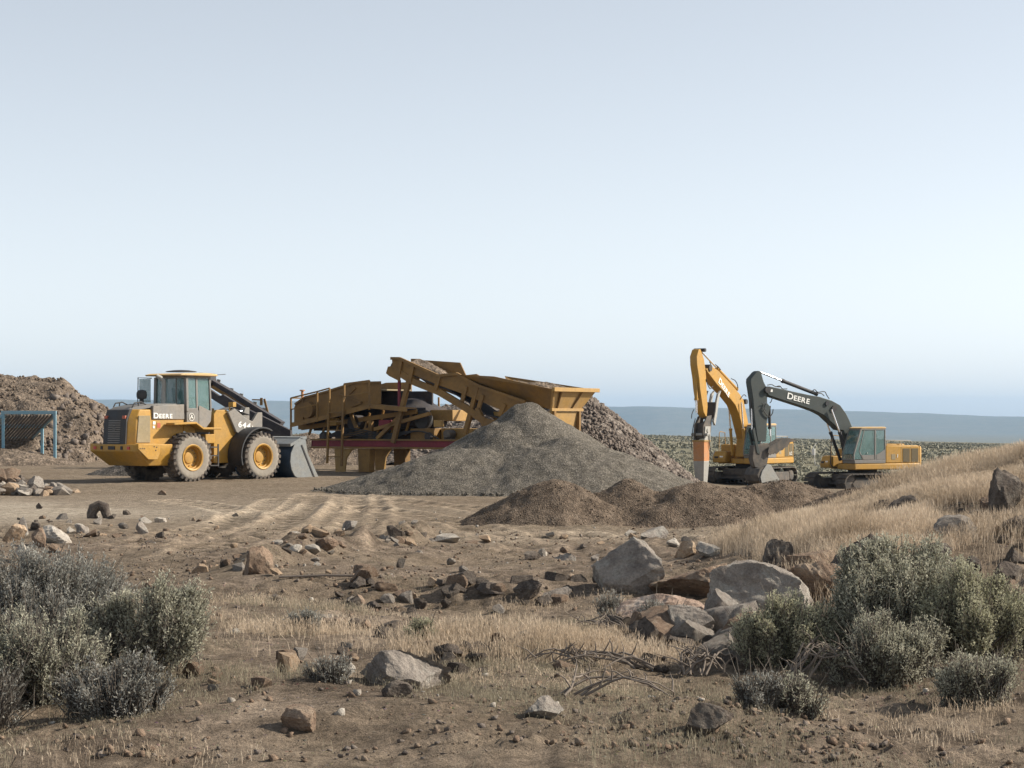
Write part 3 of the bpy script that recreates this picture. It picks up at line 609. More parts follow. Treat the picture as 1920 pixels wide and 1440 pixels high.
# ---- tracked excavators ---------------------------------------------
def track_unit(parent, yc, w=.74, L=4.55, r=.43):
    tr = empty('crawler_track', (0, yc, 0)); tr.parent = parent
    # shoe chain
    xa, xb = -L/2+r, L/2-r; per = 2*(xb-xa)+2*math.pi*r; nS = 46; sh = MB()
    def at(s):
        s %= per; l = xb-xa
        if s < l: return (xa+s, 2*r, 0)
        s -= l
        if s < math.pi*r: a = s/r; return (xb+r*math.sin(a), r+r*math.cos(a), a)
        s -= math.pi*r
        if s < l: return (xb-s, 0, math.pi)
        s -= l; a = s/r; return (xa-r*math.sin(a), r-r*math.cos(a), math.pi+a)
    for k in range(nS):
        x, z, a = at(k*per/nS); x2, z2, a2 = at((k+.86)*per/nS)
        n0 = Vector((math.sin(a), 0, math.cos(a))); n1 = Vector((math.sin(a2), 0, math.cos(a2)))
        p0 = Vector((x, 0, z)); p1 = Vector((x2, 0, z2)); c = Vector((0, 0, 0))
        V = []
        for p, nn in ((p0, n0), (p1, n1)):
            for yy in (-w/2, w/2):
                for h in (-.045, 0): V.append(p+nn*h+Vector((0, yy, 0)))
        sh.add(V, [(0, 1, 3, 2), (4, 6, 7, 5), (1, 5, 7, 3), (0, 2, 6, 4), (0, 4, 5, 1), (2, 3, 7, 6)])
        for f in (.12, .5, .88):
            q = p0.lerp(p1, f); nn = n0.lerp(n1, f).normalized(); d = (p1-p0).normalized()*.012
            V = [q-d, q+d, q+d+nn*.028, q-d+nn*.028]
            sh.add([v+Vector((0, -w/2, 0)) for v in V]+[v+Vector((0, w/2, 0)) for v in V], [(0, 1, 2, 3), (7, 6, 5, 4), (0, 4, 5, 1), (1, 5, 6, 2), (2, 6, 7, 3), (3, 7, 4, 0)])
    sh.build('track_shoes', M['track'], tr, None)
    ln = MB().prism([(xa, .06), (xb, .06)]+arc((xb, r), r-.07, -90, 90, 8)+[(xa, 2*r-.07)]+arc((xa, r), r-.07, 90, 270, 8), -.10, .10) if False else MB()
    fr = MB().prism([(xa+.25, .16), (xb-.25, .16), (xb-.1, .40), (xb-.35, .62), (xa+.35, .62), (xa+.1, .40)], -.22, .22)
    fr.build('track_frame', M['track'], tr, 30, .03)
    wh = MB().lathe([(.33, -.16), (.36, -.12), (.36, .12), (.33, .16), (.14, .18)], (xb, 0, r), 'y', 24)
    wh.build('drive_wheel', M['track'], tr, 40); wh = MB()
    wh.lathe([(.33, -.1), (.37, -.06), (.37, .06), (.33, .1), (.24, .24), (.12, .26)], (xa, 0, r), 'y', 24)
    wh.build('drive_wheel', M['track'], tr, 40)
    ro = MB()
    for k in range(7): ro.lathe([(.11, -.2), (.11, .2)], (xa+.45+k*(xb-xa-.9)/6, 0, .15), 'y', 14)
    for k in (-.6, .6): ro.lathe([(.07, -.2), (.07, .2)], (k, 0, .74), 'y', 12)
    ro.build('track_rollers', M['track'], tr, 40)
def excavator_house(t, deck='yellow'):
    Y = M['yellow']
    for s in (-1, 1): track_unit(t, s*1.27)
    MB().box(-1.15, 1.15, -.95, .95, .46, .80).prism([(-1.3, .3), (-.9, .62), (-.5, .62), (-.9, .3)], -1.1, 1.1).prism([(1.3, .3), (.9, .62), (.5, .62), (.9, .3)], -1.1, 1.1).build('undercarriage_frame', M['track'], t, 30, .03)
    MB().lathe([(.62, .78), (.70, .80), (.70, 1.02), (.62, 1.04)], (0, 0, 0), 'z', 36).build('slew_ring', M['black'], t, 40)
    MB().prism([(-2.45, 1.04), (1.50, 1.04), (1.50, 1.34), (-2.45, 1.34)], .42, 1.36).prism([(-2.45, 1.04), (.9, 1.04), (.9, 1.34), (-2.45, 1.34)], -1.36, -.42).box(-2.45, 1.2, -.40, .40, 1.04, 1.30).build('deck', M[deck], t, 30, .05)
    # engine housing and side doors
    eh = MB().prism([(-2.42, 1.345), (-.36, 1.345), (-.36, 2.12), (-.46, 2.19), (-2.30, 2.19), (-2.42, 2.10)], .36, 1.34)
    eh.prism([(-2.42, 1.345), (-.30, 1.345), (-.30, 2.0), (-2.42, 2.0)], -1.34, .355)
    eh.prism([(-2.36, 2.0), (-1.0, 2.0), (-1.06, 2.26), (-2.28, 2.26)], -.9, .355)
    e = eh.build('engine_housing', Y, t, 30, .04)
    for x0, x1 in ((-1.80, -1.38), (-2.32, -1.90)):
        MB().box(x0, x1, 1.335, 1.352, 1.40, 2.05).build('vent_grille', M['vent'], e, None, .006)
    MB().box(-1.30, -1.28, 1.337, 1.345, 1.36, 2.14).box(-1.86, -1.84, 1.337, 1.345, 1.36, 2.14).box(-.94, -.70, 1.337, 1.348, 1.52, 1.78).build('door_seam', M['mesh'], e, None)
    # rounded counterweight
    n = 14; outl = [(-2.44, -1.33)]+[(-2.44-.42*math.sin(math.pi*.5*(1-abs(2*k/n-1))**.55)*1.0-.02, -1.33+2.66*k/n) for k in range(1, n)]+[(-2.44, 1.33)]
    V = []
    for z, k in ((1.02, .8), (1.08, 1), (2.05, 1), (2.17, .75)):
        for x, y in outl: V.append((-2.44+(x+2.44)*k-(.0), y*(1 if k == 1 else .985), z))
    m = len(outl); Fc = [(i*m+(j+1) % m, i*m+j, (i+1)*m+j, (i+1)*m+(j+1) % m) for i in range(3) for j in range(m)]+[tuple(range(m)), tuple(range(4*m-1, 3*m-1, -1))]
    MB().add(V, Fc).build('counterweight', Y, t, 50, .03)
    # tank and toolbox on the far side
    MB().prism([(-.28, 1.345), (.62, 1.345), (.62, 2.02), (-.28, 2.02)], -1.33, -.52).build('fuel_tank', Y, t, 30, .06)
    tb = MB().prism([(.66, 1.10), (1.52, 1.10), (1.56, 1.30), (1.40, 1.68), (.66, 1.68)], -1.33, -.60).build('tool_box', Y, t, 30, .05)
    MB().box(1.50, 1.565, -1.2, -1.0, 1.32, 1.42).build('box_latch', M['black'], tb, None)
    MB().box(1.47, 1.53, -.92, -.74, 1.28, 1.44).build('head_lamp', M['white'], tb, None, .01)
    # hand rails over the engine
    hr = MB()
    for y0 in (1.20, .40): hr.tube([(-.50, y0, 2.18), (-.55, y0, 2.44), (-1.95, y0, 2.42), (-2.12, y0, 2.18)], .02, 8)
    hr.build('handrail', M['steel'], t, 40)
    MB().tube([(.95, -1.25, 1.66), (.92, -1.25, 2.60), (.80, -1.25, 2.68), (.30, -1.25, 2.62), (.22, -1.25, 2.02)], .022, 8).build('grab_rail', M['plant_sunlit'], t, 40)
    MB().lathe([(.06, 2.20), (.16, 2.22), (.16, 2.40), (.10, 2.43)], (-.62, .15, 0), 'z', 18).build('air_cleaner', M['black'], t, 40)
    MB().tube([(-1.6, -.4, 2.2), (-1.6, -.4, 2.5), (-1.68, -.4, 2.58)], .06, 12).build('exhaust_pipe', M['black'], t, 40)
def excavator_cab(t):
    y0, y1 = .42, 1.36; c = (y0+y1)/2
    prof = [(1.50, 1.34), (1.54, 1.80), (1.12, 2.94), (1.0, 3.03), (-.30, 3.03), (-.34, 1.34)]
    k = MB()
    # solid lower panels
    k.prism([(-.34, 1.345), (1.50, 1.345), (1.52, 1.52), (-.34, 1.52)], y0, y1)
    for y in (y0+.03, y1-.03):
        k.beam((1.53, y, 1.5), (1.53, y, 1.80), .06, .07); k.beam((1.53, y, 1.78), (1.12, y, 2.96), .06, .09); k.beam((-.31, y, 1.5), (-.31, y, 3.0), .06, .07)
        k.beam((.28, y, 1.5), (.28, y, 3.0), .06, .10); k.beam((1.02, y, 1.52), (1.22, y, 1.95), .05, .06); k.beam((1.22, y, 1.95), (.92, y, 2.97), .05, .05)
        k.beam((1.14, y, 2.96), (-.33, y, 2.97), .06, .08)
    for z, x in ((1.52, 1.53), (2.95, 1.12)): k.beam((x, y0, z), (x, y1, z), .07, .07)
    k.beam((-.31, y0, 2.96), (-.31, y1, 2.96), .07, .08); k.beam((-.31, y0, 2.0), (-.31, y1, 2.0), .05, 1.0)
    k.build('cab', M['cabgrey'], t, 30, .02)
    MB().prism([(-.30, 1.53), (.22, 1.53), (.22, 1.75), (-.05, 1.88), (-.30, 2.02)], y1-.02, y1+.004).prism([(.36, 1.53), (1.0, 1.53), (1.1, 1.75), (.36, 1.75)], y1-.02, y1+.004).build('door_panel', M['cabgrey'], t, None)
    MB().prism([(-.36, 3.0), (1.10, 2.99), (1.14, 3.03), (.9, 3.09), (-.26, 3.09), (-.38, 3.05)], y0-.01, y1+.01).build('cab_roof', M['roof'], t, 40, .03)
    g = MB()
    for y in (y0+.02, y1-.025):
        g.prism([(.33, 1.55), (1.0, 1.55), (1.20, 1.95), (.92, 2.95), (.33, 2.95)], y, y+.008)
        g.prism([(-.28, 1.55), (.25, 1.55), (.25, 2.95), (-.28, 2.95)], y, y+.008)
        g.prism([(1.04, 1.55), (1.50, 1.55), (1.50, 1.80), (1.10, 2.92), (.96, 2.92), (1.24, 1.95)], y, y+.008)
    g.build('side_window', M['glass'], t, None)
    MB().plate([(1.54, y0+.05, 1.80), (1.54, y1-.05, 1.80), (1.14, y1-.05, 2.93), (1.14, y0+.05, 2.93)], (.008, 0, 0)).plate([(1.54, y0+.05, 1.55), (1.54, y1-.05, 1.55), (1.54, y1-.05, 1.77), (1.54, y0+.05, 1.77)], (.008, 0, 0)).build('windscreen', M['glass'], t, None)
    MB().box(-.05, .45, c-.22, c+.22, 1.55, 1.98).prism([(-.12, 1.9), (.05, 1.9), (-.02, 2.55), (-.16, 2.55)], c-.21, c+.21).box(-.14, -.05, c-.1, c+.1, 2.58, 2.74).build('seat', M['seat'], t, 30, .04)
    MB().box(.75, .80, y1+.004, y1+.03, 1.82, 1.87).build('door_handle', M['steel'], t, None)
def excavator(name, pos, yaw, label, boom, arm, hw, pal, deck='yellow'):
    t = empty(name, pos, yaw, label, 'excavator', None)
    excavator_house(t, deck); excavator_cab(t)
    MB().prism(boom, -hw, hw).build('boom', M[pal], t, 40, .025)
    MB().prism(arm, -hw*.78, hw*.78).build('arm', M[pal], t, 40, .025)
    return t
# excavator with the dark boom and digging bucket
bm = [(1.3,2.9), (1.58,2.95), (1.86,3.18), (2.14,3.38), (2.46,3.63), (2.94,3.83), (3.67,4.04), (4.56,4.27), (5.24,4.45), (5.63,4.55), (5.76,4.66), (5.81,4.91), (5.61,4.99), (5.1,4.91), (4.22,4.75), (3.32,4.6), (2.7,4.52), (2,4.34), (1.51,4.12), (1.16,3.72), (0.95,3.38), (0.81,3.09), (0.74,2.87)]
bm = bm[:-1]+[(.35,2.3),(.35,1.45),(.75,1.35),(1.0,1.75)]
ar = [(6.06,5.68), (6.2,5.72), (6.33,5.65), (6.65,5.34), (6.67,5.18), (6.52,4.38), (6.45,3.6), (6.33,2.82), (6.25,2.41), (5.78,2.4), (5.73,2.82), (5.73,3.29), (5.54,4.05), (5.71,4.21), (5.71,4.55), (5.78,4.99), (5.91,5.21), (6.01,5.49)]
exR = excavator('excavator', (16.938, 99, -1.35), 208, 'excavator with dark green-grey boom and toothed bucket, cab and yellow housing to the right', bm, ar, .25, 'greendark')
strip_text('DEERE', .41, M['white'], exR, (*[(4.63,4.43)][0][:1], .262, [(4.63,4.43)][0][1]), (-1, 0, -.205), (-.205, 0, 1), small=.82, bold=.022)
def jk(p, q, y, **k): jack(exR, (p[0], y, p[1]), (q[0], y, q[1]), **k)
P = [(2.72,4.65), (5.96,5.65), (1.89,3.95), (6.48,2.96), (6.46,4.43), (5.47,4.05), (5.42,2.65), (1.6,2.92), (1.22,2.38)]
jk(P[0], P[1], 0, r=.085, frac=.62)
for s in (-1, 1): jack(exR, (1.05, s*.36, 1.5), ([(2.12,3.92)][0][0], s*.36, [(2.12,3.92)][0][1]), .075, .55)
# bucket cylinder along the outer face of the arm, linkage and curled bucket
Q = [(6.45,5.18), (6.46,2.96), (6.04,2.4), (5.6,2.43)]
jk((Q[0][0]+.02, Q[0][1]), (Q[1][0]-.02, Q[1][1]), 0, r=.08, frac=.55)
BK = [(6.33,2.17), (5.99,1.99), (5.71,1.59), (5.81,1.1), (5.92,0.79)]
B2 = [(6.01,1.34), (5.78,1.31), (5.33,0.65), (6.3,0.47), (6.37,0.75), (6.27,1.03)]
B3 = [(5.69,1.33), (5.99,1.3), (6.37,1.14), (6.51,0.85), (6.4,0.56), (5.99,0.41), (5.97,0.5), (6.23,0.63), (6.33,0.85), (6.23,1.05), (5.92,1.19)]
lk = MB().prism([(Q[1][0]-.02, Q[1][1]+.1), (Q[1][0]+.08, Q[1][1]), (Q[2][0]+.25, Q[2][1]-.55), (Q[2][0]+.08, Q[2][1]-.6)], -.20, -.13).prism([(Q[1][0]-.02, Q[1][1]+.1), (Q[1][0]+.08, Q[1][1]), (Q[2][0]+.25, Q[2][1]-.55), (Q[2][0]+.08, Q[2][1]-.6)], .13, .20)
lk.build('bucket_link', M['greendark'], exR, 30, .01)
hd = [(6.47,2.23), (5.64,2.34), (5.57,1.88), (5.71,1.3), (5.99,1.13), (6.4,1.19), (6.54,1.6)]
MB().prism(hd, -.17, .17).build('quick_coupler', M['track'], exR, 30, .03)
bk = empty('bucket', (0, 0, 0)); bk.parent = exR
MB().prism(B3, -.55, .55).build('bucket_shell', M['track'], bk, 40)
for s in (-1, 1): MB().prism(B2, s*.55, s*.59).build('side_plate', M['steel'], bk, None, .01)
te = MB()
for k in range(5): te.prism([(B2[1][0], B2[1][1]), (B2[2][0], B2[2][1]+.04), (B2[2][0]-.22, B2[2][1]-.14), (B2[2][0]+.05, B2[2][1]-.08)], -.5+.25*k-.05, -.5+.25*k+.05)
te.build('bucket_teeth', M['steel'], bk, None)
th_ = [(5.67,2.16), (5.22,2.36), (4.87,2.53), (4.52,2.56), (4.07,2.44), (4.48,2.36), (4.62,2.16), (4.8,2.1), (4.9,1.99), (5.08,1.96), (5.22,1.82), (5.43,1.87), (5.6,1.76), (5.74,1.88)]
for y in (-.28, -.02, .24): MB().prism(th_, y, y+.05).build('thumb', M['track'], exR, 30)
MB().tube([(p[0], 0, p[1]) for p in [(5.6,1.82), (5.29,1.87), (4.87,2.04)]], .05, 8).build('thumb_bar', M['track'], exR)
jk(P[5], P[6], 0, r=.07, frac=.75)
ho = MB()
for pts, y in (([(3.04,4.79), (2.9,4.86), (2.72,4.74), (2.34,4.77), (2.2,4.6), (2.06,4.43)], .1), ([(5.16,5), (4.99,5.01), (4.86,4.89), (4.58,4.88)], .2), ([(5.55,4.55), (5.45,4.44), (5.49,4.3), (5.57,4.21)], .2), ([(6.03,3.99), (5.87,3.74), (5.64,3.57), (5.47,3.71), (5.42,3.91)], .25), ([(6.04,4.16), (5.84,4.19), (5.94,3.99), (5.84,3.88)], .26), ([(2.1,2.64), (2.24,2.29), (2.28,1.57), (2.2,1.22), (1.92,1.15)], .5), ([(5.64,5.05), (5.4,5.08), (5.2,5), (4.93,4.97)], .1), ([(2.65,4.68), (2.37,4.68), (2.2,4.57)], -.1)):
    MB().tube(curve([(a, y, b_) for a, b_ in pts]), .022, 7).build('hydraulic_hose', M['black'], exR, 40)
pn = MB()
for q, r0 in (([(2.31,4.2)][0], .11), ([(1.89,3.97)][0], .14), ([(5.74,4.83)][0], .16)): pn.lathe([(r0, -.31), (r0, .31)], (q[0], 0, q[1]), 'y', 18)
pn.build('pivot_pin', M['black'], exR, 40)
MB().box(*sorted(([(5.73,4.8)][0][0], [(5.47,4.8)][0][0])), .26, .285, [(5.61,4.73)][0][1], [(5.61,4.85)][0][1]).build('sticker', M['white'], exR, None)
ml = MB().tube([(1.72, -1.1, 1.2), (1.95, -1.15, 1.2), (2.05, -1.15, 2.1), (1.9, -1.15, 2.3)], .018, 6); ml.box(2.02, 2.09, -1.24, -1.04, 1.72, 2.02)
ml.build('mirror', M['white'], exR, None, .02)
strip_text('J', .16, M['white'], exR, (-1.02, 1.352, 1.66), (-1, 0, 0), (0, 0, 1), small=1, bold=.02)

# excavator with the yellow boom and hydraulic breaker
bm = [(5.09,5.62), (4.02,4.99), (2.73,4.39), (2.07,4.01), (1.61,3.5), (1.21,2.96), (0.74,2.93), (0.81,3.56), (1.14,4.28), (1.61,4.61), (2.73,5.16), (3.89,5.7), (4.52,5.89), (4.84,5.88), (5.22,5.76)]
bm = bm[:5]+[(.95,2.3),(1.15,1.4),(.55,1.35),(.2,2.2)]+bm[7:]
bm = [p for p in bm]
ar = [(5.87,6.71), (6.11,6.36), (6.08,5.94), (5.87,5.31), (5.77,4.79), (5.59,4.19), (5.4,3.64), (5.06,3.37), (4.96,3.93), (5.03,4.51), (5.11,5.27), (5.18,5.73), (5.34,6.25), (5.56,6.55), (5.71,6.73)]
exL = excavator('excavator', (12.168, 105, -1.2), 237, 'excavator with raised yellow boom and orange hydraulic breaker pointing at the ground', bm, ar, .25, 'yellow')
tA = [(3.84,5.38), (3.01,4.83)]; dv = Vector((tA[1][0]-tA[0][0], 0, tA[1][1]-tA[0][1])).normalized()
strip_text('DEERE', .42, M['white'], exL, ([(3.96,5.14)][0][0], .262, [(3.96,5.14)][0][1]), dv, (dv.z, 0, -dv.x), small=.84, bold=.022)
strip_text('LC', .20, M['white'], exL, (-1.92, 1.352, 1.48), (-1, 0, 0), (0, 0, 1), small=1, bold=.02)
Q = [(5.39,6.69), (3.72,5.97), (1.97,5.08), (1.44,4.73)]
jack(exL, (Q[3][0], 0, Q[3][1]+.1), (Q[0][0], 0, Q[0][1]), .085, .55, 'yellow')
for s in (-1, 1): jack(exL, (1.2, s*.36, 1.5), ([(1.63,4.16)][0][0], s*.36, [(1.63,4.16)][0][1]), .075, .5, 'yellow')
# bucket cylinder down the front of the arm
Q = [(5.86,5.72), (5.73,3.92), (5.8,3.43)]
jack(exL, (Q[0][0], 0, Q[0][1]+.1), (Q[1][0]+.05, 0, Q[1][1]-.3), .085, .72, 'yellow')
hd = [(5.9,2.98), (4.55,3.01), (4.45,2.56), (4.74,2.44), (5.96,2.48)]
cpl = MB()
for s in (-1, 1): cpl.prism([(4.62, 3.5), (5.15, 3.45), (5.55, 3.0), (5.6, 2.5), (5.35, 2.30), (4.95, 2.30), (4.75, 2.7)], s*.20, s*.27)
cpl.prism([(4.75, 3.2), (5.3, 3.1), (5.4, 2.35), (4.95, 2.35)], -.2, .2)
cpl.build('quick_coupler', M['track'], exL, 30, .02)
bracket = MB()
for s in (-1, 1): bracket.prism([(4.90, 2.95), (5.45, 2.95), (5.55, 2.25), (4.92, 2.25)], s*.27, s*.32)
bracket.lathe([(.10, -.36), (.10, .36)], (5.22, 0, 2.75), 'y', 16).lathe([(.08, -.45), (.08, .45)], (5.42, 0, 2.55), 'y', 16)
bracket.build('breaker_bracket', M['steel'], exL, 30, .01)
br = MB()
br.add([(5.27+a, b_, z) for z, hx, hy in ((2.24, .30, .31), (1.5, .285, .295), (1.24, .28, .29)) for a, b_ in ((-hx, -hy), (hx, -hy), (hx, hy), (-hx, hy))],
       [(3, 2, 1, 0)]+[(i*4+k, i*4+(k+1) % 4, i*4+4+(k+1) % 4, i*4+4+k) for i in range(2) for k in range(4)]+[(8, 9, 10, 11)])
bo = br.build('breaker_housing', M['orange'], exL, 30, .02)
MB().box(4.94, 5.60, -.34, .34, 2.20, 2.28).build('breaker_flange', M['plant_sunlit'], bo, 30, .01)
br = MB().add([(5.27+a, b_, z) for z, hx, hy in ((1.26, .285, .295), (.28, .22, .235), (.10, .20, .21)) for a, b_ in ((-hx, -hy), (hx, -hy), (hx, hy), (-hx, hy))],
       [(3, 2, 1, 0)]+[(i*4+k, i*4+(k+1) % 4, i*4+4+(k+1) % 4, i*4+4+k) for i in range(2) for k in range(4)]+[(8, 9, 10, 11)])
br.build('breaker_shoe', M['steel'], bo, 30, .02)
MB().tube([(5.27, 0, .12), (5.27, 0, -.12), (5.27, 0, -.2)], [.08, .08, .02], 12).build('chisel', M['steel'], bo, 40)
# three-tined thumb folded behind the arm
tm = MB()
for k, y in enumerate((-.22, 0, .22)):
    tm.prism([(4.55, 3.0), (4.36, 3.5), (4.22, 4.05), (4.10, 4.45), (3.92, 4.72), (4.24, 4.55), (4.42, 4.15), (4.52, 3.7), (4.72, 3.2)], y*1.6-.05, y*1.6+.05)
tm.build('thumb_tines', M['steel'], exL, 30)
MB().prism([(4.5, 3.3), (4.3, 3.9), (4.24, 4.15), (4.42, 4.15), (4.66, 3.4)], -.36, .36).build('thumb', M['black'], exL, 30, .02)
ho = MB()
for pts, y in (([(3.98,6.02), (3.66,5.91), (3.4,5.77)], .1), ([(2.23,5.35), (1.84,5.27), (1.58,5.09), (1.48,4.88)], .1), ([(5.17,5.27), (4.99,4.98), (4.74,4.81), (4.48,4.93)], .22), ([(4.55,5.89), (4.48,6.07), (4.61,6.13)], .1), ([(5.33,3.34), (5.58,2.86), (5.71,2.26), (5.68,1.78)], -.3), ([(5.12,2.56), (5.06,2.02), (4.86,1.66), (4.67,1.6), (4.47,1.77)], .35), ([(5.67,3.78), (5.86,3.58), (5.92,3.34)], -.2), ([(1.58,4.31), (1.18,4.55), (0.91,4.47)], .27)):
    MB().tube(curve([(a, y, b_) for a, b_ in pts]), .022, 7).build('hydraulic_hose', M['black'], exL, 40)
pn = MB()
for q, r0 in (([(4.86,5.83)][0], .17), ([(0.91,4.2)][0], .13), ([(5.42,6.69)][0], .09)): pn.lathe([(r0, -.31), (r0, .31)], (q[0], 0, q[1]), 'y', 18)
pn.build('pivot_pin', M['black'], exL, 40)

# ---- crushing and screening plant ------------------------------------
PL = empty('crushing_plant', (-2.505, 74, .2), -32, 'long yellow crushing and screening plant with loaded hopper behind the grey gravel heap', 'crushing plant')
YN, YF = -1.25, 1.35
PM = M['plant']
def sides(pts, name, mat, t=.06, both=True, yn=YN, yf=YF, parent=PL):
    mb = MB().prism(pts, yn, yn+t)
    if both: mb.prism(pts, yf-t, yf)
    return mb.build(name, M[mat], parent, None, .008)
def line(pts, y, w=.1, h=.1, mb=None):
    mb = mb or MB()
    for a, b_ in zip(pts, pts[1:]): mb.beam((a[0], y, a[1]), (b_[0], y, b_[1]), w, h)
    return mb
# red chassis beam and its yellow flange
ch = [(-4.97,1.05), (2.53,0.83)]
zc = .90
chx0, chx1 = -5.0, 3.2
MB().box(chx0, chx1, YN, YN+.12, zc-.02, zc+.20).box(chx0, chx1, YF-.12, YF, zc-.02, zc+.20).box(chx0, chx0+.1, YN, YF, zc, zc+.18).build('chassis_rail', M['red'], PL, None, .01)
fl = MB()
for y in (YN-.06, YF-.18):
    fl.box(chx0, chx1, y, y+.24, zc+.205, zc+.26); fl.box(chx0, chx1, y, y+.24, zc-.09, zc-.025)
for x0 in np.arange(chx0+.5, chx1, 1.1): fl.beam((x0, YN+.12, zc+.05), (x0, YF-.12, zc+.05), .12, .14)
fl.build('chassis_flange', PM, PL, None)
for x0 in (-2.61, 1.0):
    for y in (YN, YF-.35): MB().prism([(x0-.24, -.05), (x0+.24, -.05), (x0+.26, zc-.1), (x0-.28, zc-.1)], y, y+.35).build('support_leg', PM, PL, 30, .02)
for y in (YN+.02, YF-.1):
    MB().prism([(-3.72, -.05), (-3.50, -.05), (-3.42, .45), (-3.20, .74), (-2.95, .80), (-3.95, .80), (-3.90, -.05)], y, y+.08).build('curved_leg', M['plant_sunlit'], PL, 30)
wl = MB()
for x0 in (1.2, 2.35):
    for y in (YN+.2, YF-.5): wl.lathe([(.20, y-.12), (.42, y-.12), (.45, y), (.42, y+.12), (.2, y+.12)], (x0, 0, .42), 'y', 26)
wl.build('road_wheels', M['rubber'], PL, 40)
# vibrating screen box, big side plates
sc_ = [(-6.04,2.31), (-5.98,2.42), (-5.71,2.57), (-5.49,2.68), (-4.94,2.79), (-4.39,2.91), (-3.74,3.07), (-3.22,3.19), (-2.08,3.2), (-2.08,2.44), (-2.56,2.39), (-3.06,2.34), (-3.36,2.21), (-3.84,2.13), (-4.39,2.02), (-5.49,1.78), (-6.04,1.67)]
scn = empty('screen_box', (0, 0, 0)); scn.parent = PL
sides(sc_, 'screen_side', 'plant', .06, True, -.95, 1.05, scn)
tp = sc_[1:9]
dk = MB()
for a, b_ in zip(tp, tp[1:]): dk.beam((a[0], 0.05, a[1]-.25), (b_[0], .05, b_[1]-.25), 1.86, .05)
dk.build('screen_deck', M['mesh'], scn, None)
line([(a, b_+.02) for a, b_ in tp], -.95, .10, .07, line([(a, b_+.02) for a, b_ in tp], 1.05, .10, .07)).build('screen_rim', PM, scn, None)
rb = MB()
for q in ([(-3.94,2.78), (-2.89,2.49), (-3.37,2.34)], [(-5.61,2.66), (-5.61,1.87)], [(-3.18,3.03), (-3.56,2.73)]): line(q, -.97, .05, .06, rb)
rb.lathe([(.30, -1.16), (.30, -.96)], ([(-5.31,2.22)][0][0], 0, [(-5.31,2.22)][0][1]), 'y', 22)
rb.build('screen_rib', PM, scn, None)
# walkway with handrails
wk = [(-5.65,1.67), (-4.49,1.87), (-3.28,2.1), (-2.09,2.35)]
wk2 = [wk[-1]]+[(-1.22,2.28), (-0.46,2.22)]
MB()
wb = MB()
for a, b_ in zip(wk+wk2[1:], (wk+wk2[1:])[1:]): wb.beam((a[0], -1.6, a[1]), (b_[0], -1.6, b_[1]), .06, .16); wb.beam((a[0], -1.28, a[1]+.05), (b_[0], -1.28, b_[1]+.05), .6, .04)
wb.build('walkway', PM, PL, None)
hr = MB()
posts = [(-5.66,2.66), (-5.69,1.47), (-4.44,2.89), (-4.48,1.78), (-3.88,3.01), (-3.91,1.99), (-3.21,3.16), (-3.29,1.99), (-2.09,3.27), (-2.09,2.21)]
for i in range(0, 10, 2): hr.beam((posts[i][0], -1.62, posts[i][1]), (posts[i][0], -1.62, posts[i+1][1]), .055, .055)
for a, b_ in ((0, 2), (2, 4)): hr.beam((posts[a][0], -1.62, posts[a][1]), (posts[b_][0], -1.62, posts[b_][1]), .05, .05)
hr.beam((posts[6][0], -1.62, posts[6][1]), (posts[8][0], -1.62, posts[8][1]), .05, .05)
mid = [(-5.66,2.24), (-4.49,2.41), (-3.9,2.53), (-3.23,2.7), (-2.09,2.87)]
for a, b_ in ((0, 1), (3, 4)): hr.beam((mid[a][0], -1.62, mid[a][1]), (mid[b_][0], -1.62, mid[b_][1]), .04, .04)
e0 = posts[0]; hr.beam((e0[0], -1.62, e0[1]), (e0[0], -.9, e0[1]), .05, .05); hr.beam((e0[0], -.9, e0[1]), (e0[0], -.9, e0[1]-1.1), .05, .05)
hr.build('handrail', PM, PL, None)
# access ladder
ld = MB(); st = [(-3.83,2.53), (-3.91,0.27), (-3.18,2.66), (-3.26,0.17)]
for i in (0, 2): ld.beam((st[i][0], -1.72, st[i][1]), (st[i+1][0], -1.72, st[i+1][1]), .07, .07)
for k in range(6):
    z = [(-3.81,0.51)][0][1]+k*.322; ld.beam((st[1][0], -1.72, z), (st[3][0], -1.72, z), .04, .04)
ld.build('ladder', PM, PL, None)
# tall structural posts and braces under the feeder
def members(lst, y, w, name='brace', mat='plant'):
    for q in lst: line(q, y, w, w).build(name, M[mat], PL, None, .008)
members([[(-0.42,3.75), (-1.26,1.03)], [(2.36,3.01), (1.83,1.38)], [(2.34,2.27), (2.67,1.61)]], -1.3, .16, 'feeder_leg')
members([[(-1.08,1.94), (-2.03,1.17)], [(-2.14,1.51), (0.3,2.08)]], -1.22, .13)
members([[(-2.39,1.7), (-2.39,1.1)], [(-2.4,1.86), (-2.4,1.09)], [(-3.57,1.26), (-2.4,1.52)], [(-3.3,2.12), (-2.98,1.48)]], -1.1, .14, 'post')
members([[(-1.04,3.28), (-1.04,2.18)]], -1.24, .09, 'red_post', 'red')
members([[(-2.34,2.89), (-1.47,2.2)], [(-2.13,2.45), (-1.35,2.79)], [(-1.86,2.79), (-1.86,2.49)], [(-1.35,2.79), (-1.53,2.15)], [(-1.05,2.69), (-1.05,2.29)]], 1.3, .06, 'far_brace')
